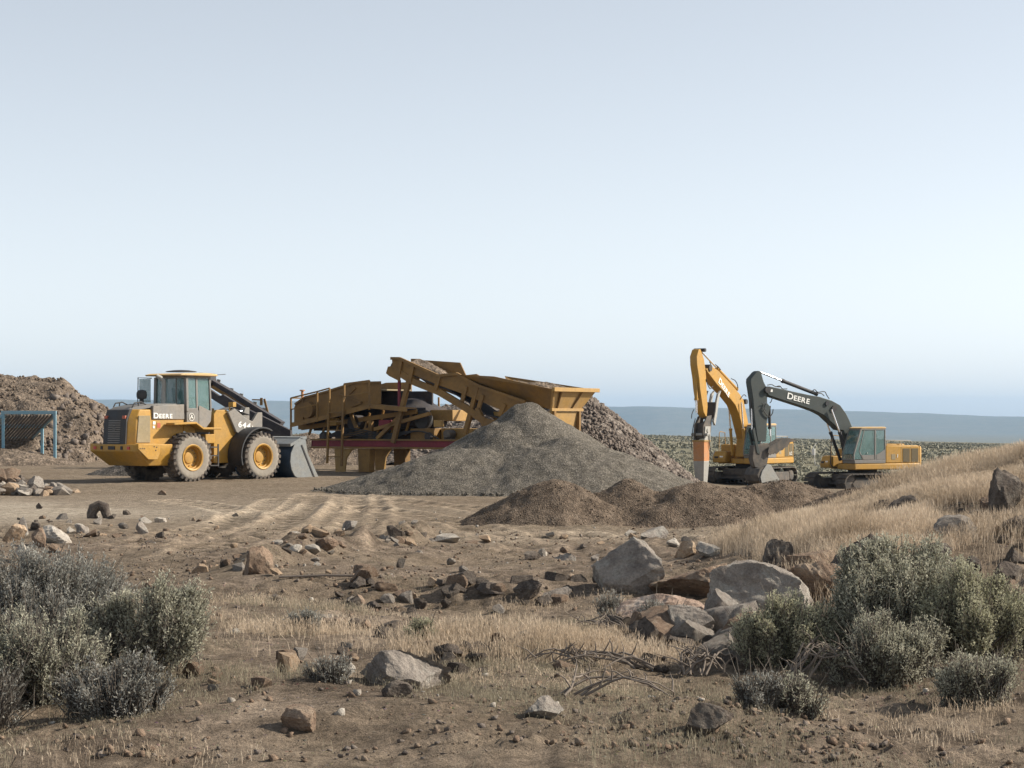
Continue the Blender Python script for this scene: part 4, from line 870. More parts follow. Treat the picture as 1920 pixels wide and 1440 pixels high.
# feeder conveyor: two side channels, belt between
up = [(-1.29,4.08), (-0.91,4.07), (-0.39,3.87), (0.76,3.43), (1.55,3.49), (2.45,3.06), (4.36,2.49), (4.36,2.12), (3.55,2.12), (2.45,2.52), (1.55,2.83), (0.76,3.07), (-0.39,3.47), (-0.91,3.54), (-1.26,3.76)]
lo = [(-0.91,3.52), (-0.39,3.23), (0.76,2.84), (1.89,2.27), (2.67,1.8), (3.55,1.62)]
fd = empty('feeder_conveyor', (0, 0, 0)); fd.parent = PL
sides(up, 'side_channel', 'plant', .07, True, -1.36, -.1, fd)
lb = line(lo, -1.33, .12, .24); line(lo, -.15, .12, .24, lb); lb.build('lower_chord', PM, fd, None)
vb = MB()
for q in ([(-0.84,4.04), (-0.96,3.49)], [(-0.32,3.82), (-0.49,3.23)], [(0.8,3.4), (0.63,2.91)], [(1.93,3.02), (1.76,2.5)], [(2.62,2.73), (2.46,2.27)], [(3.53,2.4), (3.31,1.99)]):
    line(q, -1.40, .07, .15, vb)
ud = up[:7]
line([(a, b_-.02) for a, b_ in ud], -1.40, .10, .10, vb)
vb.build('channel_stiffener', PM, fd, None)
bl = MB(); bt = [up[1], up[3], up[5], up[6]]
for a, b_ in zip(bt, bt[1:]): bl.beam((a[0], -.73, a[1]-.42), (b_[0], -.73, b_[1]-.42), 1.1, .05)
for a, b_ in zip(lo, lo[1:]): bl.beam((a[0], -.73, a[1]+.22), (b_[0], -.73, b_[1]+.22), 1.0, .04)
bl.build('belt', M['belt'], fd, None)
MB().lathe([(.24, -1.25), (.24, -.2)], (up[0][0]+.1, 0, up[0][1]-.35), 'y', 20).build('head_pulley', M['track'], fd, 40)
ck = MB()
hdc = [(-1.58,3.53), (-1.49,3.77), (-1.29,3.79), (-1.29,4.08), (-0.88,4.04), (-0.97,3.23), (-1.44,3.43)]
sides(hdc, 'head_chute', 'plant', .05, True, -1.32, -.05, fd)
# flared hood plate beyond the feeder
MB().plate([(a, -.05, b_) for a, b_ in [(-1.25,4.04), (-0.61,4.01), (0.78,3.91), (1.02,3.47), (0.27,3.43), (-0.49,3.73)]], (0, .05, 0)).build('hood_plate', PM, PL, None)
# hopper
def PT(pts, y): return [(a, y, b_) for a, b_ in pts]
hp = empty('hopper', (0, 0, 0)); hp.parent = PL
nt_ = [(1.74,3.44), (3.13,3.36), (5.55,2.89)]; nb = [(2.25,3.04), (4.07,2.49), (5.17,2.2)]
ft = [(a, 1.45, b_) for a, b_ in [(0.84,3.47), (1.48,3.49), (5.65,2.87)]]
xe = nt_[-1][0]; ze = nt_[-1][1]
MB().plate(PT(nt_, -1.5)+list(reversed(PT(nb, -1.0))), (0, .06, 0)).build('hopper_side', PM, hp, None)
xb, zb = nb[-1]
fx0 = nt_[0][0]
MB().plate([(fx0, 1.5, nt_[0][1]), (xe, 1.5, ze+.02), (xb, 1.0, zb), (nb[0][0], 1.0, nb[0][1])], (0, -.06, 0)).build('hopper_side', PM, hp, None)
MB().plate([(xe, -1.5, ze), (xe, 1.5, ze), (xb, 1.0, zb), (xb, -1.0, zb)], (-.06, 0, 0)).build('hopper_end', M['plant_sunlit'], hp, None)
rim = MB().beam((xe+.03, -1.56, ze), (xe+.03, 1.56, ze), .12, .14); rim.beam((xb+.03, -1.08, zb), (xb+.03, 1.08, zb), .10, .10)
rim.beam((fx0, -1.53, nt_[0][1]), (xe, -1.53, ze), .08, .07) if False else None
rim.build('hopper_rim', M['plant_sunlit'], hp, None, .01)
rb = MB()
for y in (-1.0, .45): rb.beam((xe+.03, y, ze-.05), (xb+.03, y*.68, zb+.05), .05, .08)
rb.build('end_rib', PM, hp, None)
zg = [(6.18,1.62)][0][1]
MB().prism([(xb-2.4, zb-.06), (xb, zb-.06), (xb-.12, zb-.75), (xb-2.2, zb-.75)], -.95, .95).build('hopper_throat', M['plant_sunlit'], hp, None, .01)
MB().beam((xb+.02, .85, zb), (xb-.02, .85, -.1), .12, .12).beam((xb+.02, -.85, zb), (xb-.02, -.85, -.1), .12, .12).build('hopper_post', PM, hp, None)
# cone crusher, motor, bins
MB().lathe([(.30, 1.5), (.62, 1.52), (.70, 2.0), (.95, 2.1), (.95, 2.25), (.60, 2.45), (.50, 2.6), (.25, 2.65)], (-1.3, .3, 0), 'z', 28).build('crusher_body', M['belt'], PL, 35)
MB().lathe([(.30, -.95), (.36, -.9), (.36, -.72), (.3, -.67), (.1, -.65)], ([(-0.29,1.85)][0][0], 0, [(-0.29,1.85)][0][1]), 'y', 30).build('flywheel', M['black'], PL, 35)
q = [(-0.4,2.21), (0.56,2.21), (0.56,1.81), (-0.4,1.81)]
MB().prism(q, -.2, 1.0).build('control_box', M['plant_sunlit'], PL, 30, .02)
q = [(-0.73,1.54), (0.3,1.55), (0.82,1.55), (1.56,1.44), (1.56,1.06), (-0.73,1.05)]
MB().prism([q[0], q[1], (q[1][0], q[4][1]), (q[0][0], q[5][1])], -1.0, -.2).build('tool_bin', M['plant'], PL, 30, .02)
MB().prism([(q[1][0]+.03, q[1][1]), (q[2][0]+.9, q[2][1]-.02), (q[2][0]+.9, q[4][1]), (q[1][0]+.03, q[4][1])], -.6, .9).build('discharge_chute', M['plant_sunlit'], PL, 30, .02)
bx = MB().box(-5.4, -2.6, -.6, .7, 1.45, 1.95); bx.box(-2.4, -.4, -.5, .9, 1.6, 2.3).box(-5.0, -.6, .2, .3, 1.1, 2.9)  # housings and panel added in dark belt colour to stand for interior shade
bx.lathe([(.28, -1.1), (.28, -.6)], (-3.2, 0, 1.75), 'y', 20)
bx.build('interior_shade_housing', M['belt'], PL, 30, .02)
for k, (x0, z0) in enumerate(((-4.6, 1.25), (-3.9, 1.3), (.1, 1.25), (.9, 1.35))):
    mo = MB().lathe([(.13, -1.12), (.16, -1.08), (.16, -.72), (.13, -.68)], (x0, 0, z0), 'y', 16); mo.box(x0-.14, x0+.14, -1.05, -.75, z0-.24, z0-.12); mo.build('motor', M['track' if k % 2 else 'belt'], PL, 35)
pp = MB()
for k in range(5): pp.tube(curve([(-4.8, -1.15+.05*k, 1.15), (-3.3, -1.2, 1.3+.06*k), (-1.8, -1.16, 1.15+.05*k), (-.2, -1.2, 1.45), (.8, -1.18, 1.1)]), .022, 6)
pp.build('hydraulic_hose', M['black'], PL, 40)
for k, (x0, z0, w_) in enumerate(((-2.0, 1.5, .5), (-4.3, 1.65, .4), (.4, 1.6, .35))): MB().box(x0, x0+w_, -1.18, -1.02, z0, z0+w_*.7).build('belt_guard', M['plant_sunlit' if k else 'red'], PL, 30, .02)
tj = MB()
for k in range(8):
    x0 = -5.3+k*.62; tj.beam((x0, -1.0, 1.3), (x0+.3, -1.0, 2.0+.1*(k % 3)), .07, .07)
tj.beam((-5.6, -1.05, 1.55), (-.4, -1.05, 2.15), .10, .16)
tj.build('cross_brace', PM, PL, None)
MB().box(-5.9, -5.5, -.9, .9, 1.5, 2.2).build('feed_end_box', PM, PL, 30, .02)
MB().tube([(-6.7, .4, 2.5), (-6.7, .4, 2.95)], .05, 8).lathe([(.10, 2.95), (.10, 3.0)], (-6.7, .4, 0), 'z', 12).beam((-6.9, .4, 2.5), (-5.8, .4, 2.5), .06, .08).build('exhaust_stack', M['orange'], PL, None)

# ---- discharge conveyor behind the loader ------------------------------
CV = empty('belt_conveyor', (-8.229, 79, .2), 176, 'dark inclined belt conveyor rising from the plant towards the back of the loader cab', 'conveyor')
tc = [(3.43,3.67), (3.35,3.41), (2.51,2.93), (1.7,2.42), (1.09,2.06), (0.66,1.8)]
bc = [(3.35,3.17), (2.51,2.66), (1.8,2.2), (0.88,1.64), (0.48,1.17)]
fr = MB(); line([(a, b_) for a, b_ in bc], -.42, .08, .12, fr); line([(a, b_+.14) for a, b_ in bc], -.42, .06, .06, fr); line(bc, .42, .08, .12, fr)
fr.build('conveyor_frame', M['plant'], CV, None)
bl = MB()
for a, b_ in zip(tc[1:], tc[2:]): bl.beam((a[0], 0, a[1]-.12), (b_[0], 0, b_[1]-.12), .85, .22)
bl.build('belt', M['belt'], CV, None)
idl = MB()
for q in [(3.21,3.27), (2.7,2.93), (2.32,2.72), (1.78,2.4), (1.42,2.16)]: MB().beam((q[0], -.45, q[1]+.16), (q[0]+.08, -.45, q[1]-.22), .05, .14).build('idler_bracket', M['steel'], CV, None)
a = tc[0]
MB().prism([(a[0]+.35, a[1]), (a[0]-.08, a[1]-.02), (a[0]-.14, a[1]-.5), (bc[0][0]-.1, bc[0][1]+.05), (bc[0][0]+.5, bc[0][1]+.1)], -.5, .5).build('head_chute', M['black'], CV, 30, .02)
u = [(1.51,2.71), (1.52,2.42), (1.4,2.67), (1.24,2.06), (1.88,2.64), (1.5,2.63)]
MB().beam((u[0][0], -.3, u[0][1]), (u[1][0], -.3, u[1][1]), .08, .1).beam((u[2][0], -.3, u[2][1]), (u[3][0], -.3, u[3][1]), .08, .08).beam((u[4][0], -.3, u[4][1]), (u[5][0], -.3, u[5][1]), .05, .05).build('frame_bracket', M['plant'], CV, None)
# lower folded conveyor section and its supports
lwc = [(3.43,3.13), (3.21,2.99), (2.89,2.77), (2.75,2.83), (2.43,2.63), (1.94,2.33), (1.34,2.05), (0.14,1.46), (0.14,1.03), (1.34,1.02), (1.74,1.56), (2.43,2.19), (3.21,2.67), (3.43,2.81)]
MB().prism(lwc, .6, .95).build('return_section', M['belt'], CV, 30, .02)
sp = MB()
for x0, z0 in ((1.9, 2.0), (3.2, 2.3)): sp.beam((x0, .75, -.05), (x0, .75, z0), .1, .1)
sp.beam((1.9, .75, .2), (3.2, .75, 1.8), .06, .06)
sp.build('support_leg', M['plant'], CV, None)

# ---- blue grizzly stand -------------------------------------------------
GZ = empty('screening_stand', (-18.75, 84, .25), 0, 'pale blue steel stand carrying a sloping bar screen in front of the rubble hill', 'bar screen')
bl_ = MB(); por = ((0, 0, 2.06), (-.98, 2.0, 1.50), (-1.95, 4.0, .95))
for i, (dx, dy, h) in enumerate(por):
    for x0 in (dx, dx-2.12): MB().beam((x0, dy, -.2), (x0, dy, h), .11, .11).build('post', M['blue'], GZ, None, .008)
for i, (dx, dy, h) in enumerate(por): MB().beam((dx+.06, dy-.002, h+.05), (dx-2.2, dy-.002, h+.05), .13, .14).build('cross_beam', M['blue'], GZ, None, .008)
sb = MB()
for x0 in (0, -2.12): MB().beam((por[0][0]+x0, por[0][1]+.08, por[0][2]+.0), (por[2][0]+x0, por[2][1], por[2][2]+.0), .08, .14).build('side_rail', M['blue'], GZ, None)
br = MB()
for k in range(1, 15):
    x0 = -2.12*k/15; br.beam((por[0][0]+x0, .08, por[0][2]-.06), (por[2][0]+x0, 4.0, por[2][2]-.06), .03, .10)
br.build('screen_bars', M['track'], GZ, None)

# ------------------------------------------------------------------ heaps
def heapmat(name, c1, c2, c3, sc, fine=9, bd=.08, bs=1.0, con=.75):
    m, nt, b = newmat(name); v = objvec(nt)
    vo = nd(nt, 'ShaderNodeTexVoronoi'); vo.inputs['Scale'].default_value = sc; nt.links.new(v, vo.inputs['Vector'])
    n = noise(nt, sc*.13, 5, .65, v); r = ramp(nt, n.outputs[0], [(.3, c1), (.52, c2), (.72, c3)])
    sp = nd(nt, 'ShaderNodeSeparateColor'); nt.links.new(vo.outputs['Color'], sp.inputs[0])
    k = ramp(nt, sp.outputs[0], [(.0, (.3,)*3), (.6, (.9,)*3), (1, (1.9,)*3)])
    c = mix(nt, con, r.outputs[0], k.outputs[0], 'MULTIPLY')
    n2 = noise(nt, fine, 5, .75, v); c = mix(nt, .45, c, n2.outputs[0], 'OVERLAY')
    nt.links.new(c, b.inputs['Base Color']); b.inputs['Roughness'].default_value = 1; b.inputs['Specular IOR Level'].default_value = .1
    hh = mix(nt, .5, vo.outputs['Distance'], n2.outputs[0]); bump(nt, b, hh, bs, bd); return m
HM = dict(gravel=heapmat('grey_gravel', (.095, .085, .07), (.135, .122, .103), (.175, .158, .134), 32, 24, .035, con=.6),
          coarse=heapmat('coarse_gravel', (.10, .085, .075), (.17, .145, .125), (.25, .22, .19), 12, 12, .05),
          dirt=heapmat('brown_dirt', (.085, .064, .048), (.13, .10, .075), (.19, .15, .115), 34, 16, .035, con=.4),
          rubble=heapmat('rubble_soil', (.11, .085, .065), (.16, .128, .10), (.22, .175, .135), 12, 7, .06, con=.5),
          dark=heapmat('dark_gravel', (.06, .055, .05), (.10, .09, .08), (.15, .13, .115), 22, 20, .05))
def cone(x, y, cx, cy, h, sl, ex=1, ey=1, rnd=.25):
    d = np.hypot((x-cx)/ex, (y-cy)/ey); return h+rnd-np.sqrt((sl*d)**2+rnd*rnd)
def heap(name, fn, box, step, mat, label, cat='heap', group=None, amp=.04, seed=0, nsc=1.5):
    x0, x1, y0, y1 = box; xs = np.arange(x0, x1, step); ys = np.arange(y0, y1, step); X, Y = np.meshgrid(xs, ys)
    Pz = fn(X, Y)+amp*fbm(X*nsc, Y*nsc, seed, 5, .6)
    Z = H(X, Y)+Pz; keep = Pz > -.06
    cx, cy = (x0+x1)/2, (y0+y1)/2; cz = float(H(cx, cy))
    nr, nc = X.shape; i = (np.arange(nr-1)[:, None]*nc+np.arange(nc-1)[None, :]).ravel()
    Q = np.stack([i, i+1, i+1+nc, i+nc], 1); kf = keep.ravel(); Q = Q[kf[Q].any(1)]
    Z = np.maximum(Z, H(X, Y)-.07)
    used = np.unique(Q); rm = np.zeros(X.size, int); rm[used] = np.arange(len(used))
    V = np.stack([X-cx, Y-cy, Z-cz], -1).reshape(-1, 3)[used]
    o = np_mesh(name, V, rm[Q], HM[mat], None, True, (cx, cy, cz)); tag(o, label, cat, group); o['_f'] = 0; del o['_f']
    return o
def gravel_f(x, y):
    c = np.maximum(cone(x, y, .43, 59, 2.55, .60, 1, .85, .10), cone(x, y, -2.7, 58.6, .80, .36, 1.1, .7, .2))
    c = np.maximum(c, cone(x, y, -1.2, 57.2, 1.25, .42, 1.1, .8, .3)); c = np.maximum(c, cone(x, y, 1.6, 57.4, 1.55, .42, 1, .9, .3))
    return c+.10*vn(x*.8, y*.5, 55)*sst(0, 1, c)-.10*np.exp(-((x+.5+(y-59)*.6)/.35)**2)*sst(.8, 1.6, c)
heap('gravel_heap', gravel_f, (-7.4, 6.2, 52.5, 66), .07, 'gravel', 'tall grey gravel heap with a sharp peak in the middle of the yard', 'gravel heap', amp=.035, seed=61, nsc=3)
def coarse_f(x, y): return np.maximum(cone(x, y, 2.5, 78, 2.95, .66, 1, 1, .25), cone(x, y, .9, 79, 2.7, .6))
coarse = heap('coarse_rock_heap', coarse_f, (-4, 8, 72, 84), .10, 'coarse', 'heap of coarse broken rock sloping down to the right behind the grey gravel', 'rock heap', amp=.12, seed=71, nsc=2.5)
for i, (cx, cy, h, sl, ex, lb) in enumerate(((.85, 39.6, .80, .52, 1.0, 'leftmost brown dirt heap of the row in front of the grey gravel'), (2.28, 39.9, .80, .55, 1.0, 'second brown dirt heap from the left in the row'), (3.66, 39.6, .78, .50, 1.35, 'third brown dirt heap in the row, below the orange breaker'), (5.25, 40.3, .82, .50, 1.3, 'rightmost brown dirt heap of the row, below the dark-boomed excavator bucket'), (7.1, 39.0, .85, .5, 1.2, 'brown dirt heap mostly hidden by the dry grass, apart from the others'))):
    heap('dirt_heap', lambda x, y, cx=cx, cy=cy, h=h, sl=sl, ex=ex: cone(x, y, cx, cy, h, sl, ex, .9, .16)+.07*vn(x*2.2, y*2, 80+int(cx*7)), (cx-2.6, cx+2.6, cy-2.4, cy+2.4), .045, 'dirt', lb, 'dirt heap', 'brown dirt heaps dumped in a row', amp=.02, seed=80+i, nsc=6)
def hill_f(x, y):
    top = np.interp(x, [-40, -23.5, -21.8, -20.3, -20.0, -19.1, -18.3, -17.6, -16.9, -15.5], [4.2, 3.85, 3.75, 3.55, 3.25, 2.85, 2.35, 1.2, .3, -.6])
    d = 93-y; front = np.where(d > 0, np.where(d < 3.2, d*.35, 1.1+(d-3.2)*1.25), -d*.5)
    return np.minimum(top, top+.0)-front*(.8+.25*vn(x*.5, y*.3, 90))+.30*vn(x*.7+y*.5, y*.5, 91)*sst(-22, -18, x)+.13*vn(x*1.2+y*1.1, y*.3, 92)
hill = heap('rubble_hill', hill_f, (-36, -14, 84, 100), .12, 'rubble', 'high hill of brown soil and rubble at the far left behind the blue stand', 'rubble hill', amp=.09, seed=93, nsc=3)
heap('gravel_mound', lambda x, y: cone(x, y, -12.9, 72.4, .55, .5, 1.4, 1), (-15.5, -10.5, 70, 75), .08, 'dark', 'low dark gravel mound behind the rear wheels of the loader', 'gravel mound', amp=.03, seed=96, nsc=4)
heap('rubble_mound', lambda x, y: cone(x, y, -8.2, 86, 1.15, .42, 1.6, 1), (-14, -2.5, 82, 90), .12, 'rubble', 'low pale rubble mound seen below the red chassis of the plant', 'rubble mound', amp=.12, seed=97, nsc=2)
back = heap('coarse_rock_heap', lambda x, y: cone(x, y, -1.0, 88, 2.75, .55, 1.6, 1, .4), (-9, 7, 83, 94), .14, 'coarse', 'distant grey rock heap glimpsed through the frame of the plant', 'rock heap', amp=.12, seed=98, nsc=2)
sandm = heap('soil_mound', lambda x, y: cone(x, y, -20.9, 84.0, .62, .32, 1.3, 1), (-24, -17.5, 81, 87), .08, 'rubble', 'low brown soil mound spilling under the blue stand', 'soil mound', amp=.06, seed=99, nsc=3)

# ------------------------------------------------------------------ rocks
import bmesh
def unit3(a): return a/np.linalg.norm(a)
def rock_geo(seed, sub=3, facets=9, rough=.07, sq=(1, 1, 1)):
    rg = np.random.RandomState(seed); bm_ = bmesh.new(); bmesh.ops.create_icosphere(bm_, subdivisions=sub, radius=1)
    if sub <= 2:
        bm_.clear(); pr = unit3(rg.normal(size=3))
        for k in range(11 if sub == 1 else 16):
            p = rg.normal(size=3); p /= np.abs(p).max()**.6*np.linalg.norm(p)**.4; bm_.verts.new(p)
        rs_ = bmesh.ops.convex_hull(bm_, input=bm_.verts); bmesh.ops.delete(bm_, geom=[v for v in bm_.verts if not v.link_faces], context='VERTS'); bmesh.ops.triangulate(bm_, faces=bm_.faces); bm_.verts.index_update()
        V = np.array([v.co[:] for v in bm_.verts]); Fc = [tuple(v.index for v in f.verts) for f in bm_.faces]; bm_.free()
        V -= (V.max(0)+V.min(0))/2; V /= (V.max(0)-V.min(0))/2
        return V*np.array(sq), Fc
    V = np.array([v.co[:] for v in bm_.verts]); Fc = [tuple(v.index for v in f.verts) for f in bm_.faces]; bm_.free()
    for k in range(facets):
        n = rg.normal(size=3); n /= np.linalg.norm(n); d = rg.uniform(.38, .72); s = V@n; o = s > d
        V[o] -= np.outer(s[o]-d, n)
    nn = (vn(V[:, 0]*1.6+seed, V[:, 1]*1.6+V[:, 2]*1.3, seed)+.5*vn(V[:, 0]*4+seed, V[:, 2]*4-V[:, 1]*3, seed+1)+.25*vn(V[:, 1]*9+seed, V[:, 2]*9-V[:, 0]*7, seed+2))
    V = V*(1+rough*nn)[:, None]
    if sub >= 4:   # broken faces: stepped ledges and pitting
        u = unit3(rg.normal(size=3)); q = V@u*5+.8*vn(V[:, 0]*2, V[:, 1]*2+V[:, 2], seed+5); V = V*(1+.035*(np.abs(q-np.round(q))*2-.5))[:, None]
        V = V*(1+.030*fbm(V[:, 0]*7+V[:, 2]*3, V[:, 1]*7-V[:, 2]*6, seed+7, 4, .6))[:, None]
    V -= (V.max(0)+V.min(0))/2; V /= (V.max(0)-V.min(0))/2
    return V*np.array(sq), Fc
def rock(X, Y, w, h, mat, label, seed, group=None, dep=.8, sink=.34, rz=None, sub=4, name='rock', cat='rock', z=None):
    V, Fc = rock_geo(seed, sub, 13, .06)
    V = V*np.array([w/2, w/2*dep, h/2*(1+sink)])
    rz = (seed*47 % 30-15) if rz is None else rz
    o = mesh_obj(name, V, Fc, ROCK[mat], None, 28, (X, Y, (float(H(X, Y)) if z is None else z)+h/2*(1-sink))); o.rotation_euler = (R_((seed*13) % 11-5), 0, R_(rz))
    return tag(o, label, cat, group)
RK = [ # x, y, metres per pixel there, width px, height px, material, label
 (-8.31,34.15,0.00889, 44, 32, 'tan', 'rounded tan boulder at the left edge above the grey sagebrush'),
 (-7.33,32.81,0.00854, 56, 34, 'pale', 'broad pale flat-topped rock behind the grey sagebrush'),
 (-8.50,35.54,0.00926, 20, 32, 'grey', 'narrow upright grey stone behind the rounded tan boulder'),
 (-6.56,27.46,0.00715, 30, 36, 'pale', 'pale pointed stone just above the grey sagebrush at far left'),
 (-7.42,32.05,0.00835, 26, 32, 'brown', 'brown upright stone left of the broad pale flat rock'),
 (-8.48,36.40,0.00948, 22, 12, 'basalt', 'small dark flat stone behind the upright grey stone'),
 (-7.45,35.42,0.00922, 24, 18, 'grey', 'grey stone right of the broad pale flat rock'),
 (-6.48,35.85,0.00933, 24, 24, 'grey', 'grey pointed stone in the open dirt above the grey sagebrush'),
 (-10.76,46.56,0.01213, 16, 11, 'basalt', 'small dark pyramid stone on the pale dust left of the arch rock'),
 (-6.97,40.56,0.01056, 22, 10, 'pale', 'low pale stone right of the arch rock'),
 (-8.27,43.93,0.01144, 14, 10, 'basalt', 'small dark pointed stone close to the right of the arch rock'),
 (-9.55,55.74,0.01451, 16, 8, 'brown', 'small brown stone on the yard below the rear loader wheel'),
 (-12.31,57.64,0.01501, 20, 8, 'tan', 'thin tan stone on the yard in front of the loader shadow'),
 (-2.87,23.15,0.00603, 56, 54, 'brown', 'tall brown crusted boulder at the near end of the dirt windrow'),
 (-2.62,22.70,0.00591, 24, 14, 'tan', 'small tan stone at the foot of the tall brown boulder'),
 (-2.83,26.72,0.00696, 22, 14, 'pale', 'pale stone lying on the dirt windrow'),
 (-2.51,27.66,0.00720, 44, 20, 'brown', 'low brown clod in the middle of the dirt windrow'),
 (-2.98,37.49,0.00976, 30, 17, 'grey', 'rounded grey stone on top of the far end of the windrow'),
 (-1.87,32.45,0.00845, 28, 22, 'basalt', 'dark angular stone standing alone at the edge of the yard'),
 (-1.08,34.10,0.00888, 52, 15, 'pale', 'long low pale slab in front of the leftmost dirt heap'),
 (-0.45,34.38,0.00895, 24, 11, 'tan', 'small tan stone right of the long low slab'),
 (-1.41,25.99,0.00677, 17, 16, 'basalt', 'small dark cone-shaped stone in the middle foreground'),
 (-0.83,27.92,0.00727, 17, 10, 'grey', 'small grey stone beside the eroded cut in the foreground'),
 (-1.41,22.11,0.00576, 20, 10, 'brown', 'flat brown stone left of the pale and dark pair'),
 (-0.86,22.27,0.00580, 20, 15, 'tan', 'tan stone of the touching pale and dark pair'),
 (-0.78,22.19,0.00578, 16, 13, 'basalt', 'dark stone of the touching pale and dark pair'),
 (0.28,28.19,0.00734, 30, 18, 'basalt', 'dark broken rock left of the pale slab fragment'),
 (0.44,29.13,0.00759, 18, 15, 'pale', 'pale slab fragment leaning by the dark broken rock'),
 (0.74,28.42,0.00740, 40, 12, 'grey', 'flat grey slab lying right of the dark broken rock'),
 (1.06,30.60,0.00797, 13, 9, 'basalt', 'tiny dark stone left of the great grey boulder'),
 (1.14,28.14,0.00733, 16, 10, 'grey', 'small grey stone close left of the great grey boulder'),
 (1.28,21.76,0.00567, 148, 92, 'grey', 'great grey boulder with a shaded left face in the centre right'),
 (2.39,34.45,0.00897, 54, 26, 'grey', 'grey boulder behind the great grey boulder'),
 (3.27,28.50,0.00742, 34, 36, 'basalt', 'dark upright block beside the dry grass slope'),
 (2.47,29.00,0.00755, 36, 28, 'tan', 'pale tan wedge-shaped stone behind the great grey boulder'),
 (2.66,27.74,0.00722, 44, 28, 'pale', 'rounded pale stone right of the tan wedge'),
 (2.49,31.61,0.00823, 24, 14, 'pale', 'small pale stone left of the tan wedge'),
 (2.88,22.19,0.00578, 50, 44, 'basalt', 'dark peaked rock at the top of the boulder cluster'),
 (3.18,21.78,0.00567, 84, 30, 'brown', 'long dark brown ledge right of the peaked rock'),
 (3.03,20.31,0.00529, 92, 64, 'brown', 'blocky brown boulder with a lit right face'),
 (3.34,20.24,0.00527, 44, 34, 'tan', 'small tan boulder right of the blocky brown one'),
 (2.39,19.73,0.00514, 180, 80, 'grey', 'huge pale grey lichen-covered slab in the middle of the boulder cluster'),
 (1.95,21.43,0.00558, 150, 46, 'brown', 'long brown ledge behind the pinkish slab'),
 (1.38,18.16,0.00473, 165, 52, 'pink', 'long pinkish slab at the left end of the boulder cluster'),
 (1.44,16.44,0.00428, 76, 64, 'grey', 'pointed grey boulder in front of the pinkish slab'),
 (1.21,16.46,0.00429, 40, 42, 'basalt', 'dark stone left of the pointed grey boulder'),
 (3.49,20.59,0.00536, 110, 96, 'basalt', 'big dark boulder partly behind the large green sagebrush'),
 (5.82,23.94,0.00623, 66, 84, 'basalt', 'dark outcrop rock high on the slope at the right edge'),
 (5.56,22.59,0.00588, 50, 40, 'basalt', 'dark rock under the outcrop at the right edge'),
 (4.25,23.99,0.00625, 62, 28, 'basalt', 'dark ledge half buried in the dry grass slope'),
 (4.74,25.58,0.00666, 24, 26, 'grey', 'upright grey splinter rock in the dry grass slope'),
 (4.55,21.86,0.00569, 60, 26, 'basalt', 'flat dark rock above the large green sagebrush'),
 (4.84,21.50,0.00560, 36, 30, 'basalt', 'dark rock right of the large green sagebrush top'),
 (5.12,21.07,0.00549, 56, 34, 'basalt', 'dark rock at the right edge below the slope'),
 (4.93,24.14,0.00629, 30, 18, 'basalt', 'small dark rock in the grass high on the slope'),
 (5.68,26.27,0.00684, 22, 14, 'basalt', 'small dark rock near the crest of the slope'),
 (-0.71,13.37,0.00348, 168, 66, 'grey', 'broad flat-topped grey boulder at the bottom centre'),
 (-1.11,13.62,0.00355, 34, 34, 'pale', 'pale wedge stone left of the broad flat-topped boulder'),
 (-0.71,12.59,0.00328, 56, 34, 'basalt', 'dark greenish stone in front of the broad flat-topped boulder'),
 (-0.48,15.47,0.00403, 56, 30, 'basalt', 'dark jagged rock right of the broad flat-topped boulder'),
 (-0.36,16.59,0.00432, 28, 18, 'grey', 'grey stone behind the dark jagged rock'),
 (-1.38,17.91,0.00466, 26, 20, 'basalt', 'left dark clod of the pair in the dry grass'),
 (-1.28,17.88,0.00466, 22, 18, 'brown', 'right brown clod of the pair in the dry grass'),
 (-1.08,17.10,0.00445, 36, 24, 'basalt', 'dark clod in front of the pair of clods'),
 (-1.59,18.01,0.00469, 50, 18, 'brown', 'low dark brown rock left of the pair of clods'),
 (-1.14,21.81,0.00568, 44, 18, 'brown', 'low reddish brown rock above the dry grass patch'),
 (-1.61,21.50,0.00560, 26, 18, 'brown', 'brown leaning rock above the left end of the dry grass'),
 (0.16,21.53,0.00561, 52, 32, 'basalt', 'dark brown mound rock left of the grey slab in mid foreground'),
 (0.48,21.58,0.00562, 50, 22, 'grey', 'grey slab right of the dark mound rock'),
 (-0.23,21.73,0.00566, 54, 16, 'basalt', 'long low dark rock at the edge of the bank'),
 (0.65,22.80,0.00594, 26, 14, 'brown', 'small brown stone left of the shaded face of the great boulder'),
 (0.80,16.26,0.00423, 40, 16, 'basalt', 'low dark rock below the great grey boulder'),
 (0.19,11.95,0.00311, 70, 34, 'grey', 'grey rock lowest in the bottom centre of the picture'),
 (-1.22,11.67,0.00304, 60, 40, 'brown', 'brown rock low in the bottom left of centre'),
 (1.12,11.60,0.00302, 90, 50, 'basalt', 'dark rock low in the bottom right of centre'),
 (1.76,12.97,0.00338, 44, 26, 'tan', 'tan stone low between the two right sagebrushes')]
for i, (X, Y, mpp, w, h, mt, lb) in enumerate(RK):
    k_ = 1.22 if 37 <= i <= 46 else 1.05
    rock(X, Y+mpp*w*.3, mpp*w*k_, mpp*h*k_, mt, lb, 431 if w == 148 else 644 if w == 56 and h == 54 else 100+i, dep=.85 if w < 100 else .7, sink=.75 if w == 148 else .34, sub=6 if w > 80 else 5 if w > 30 else 4)
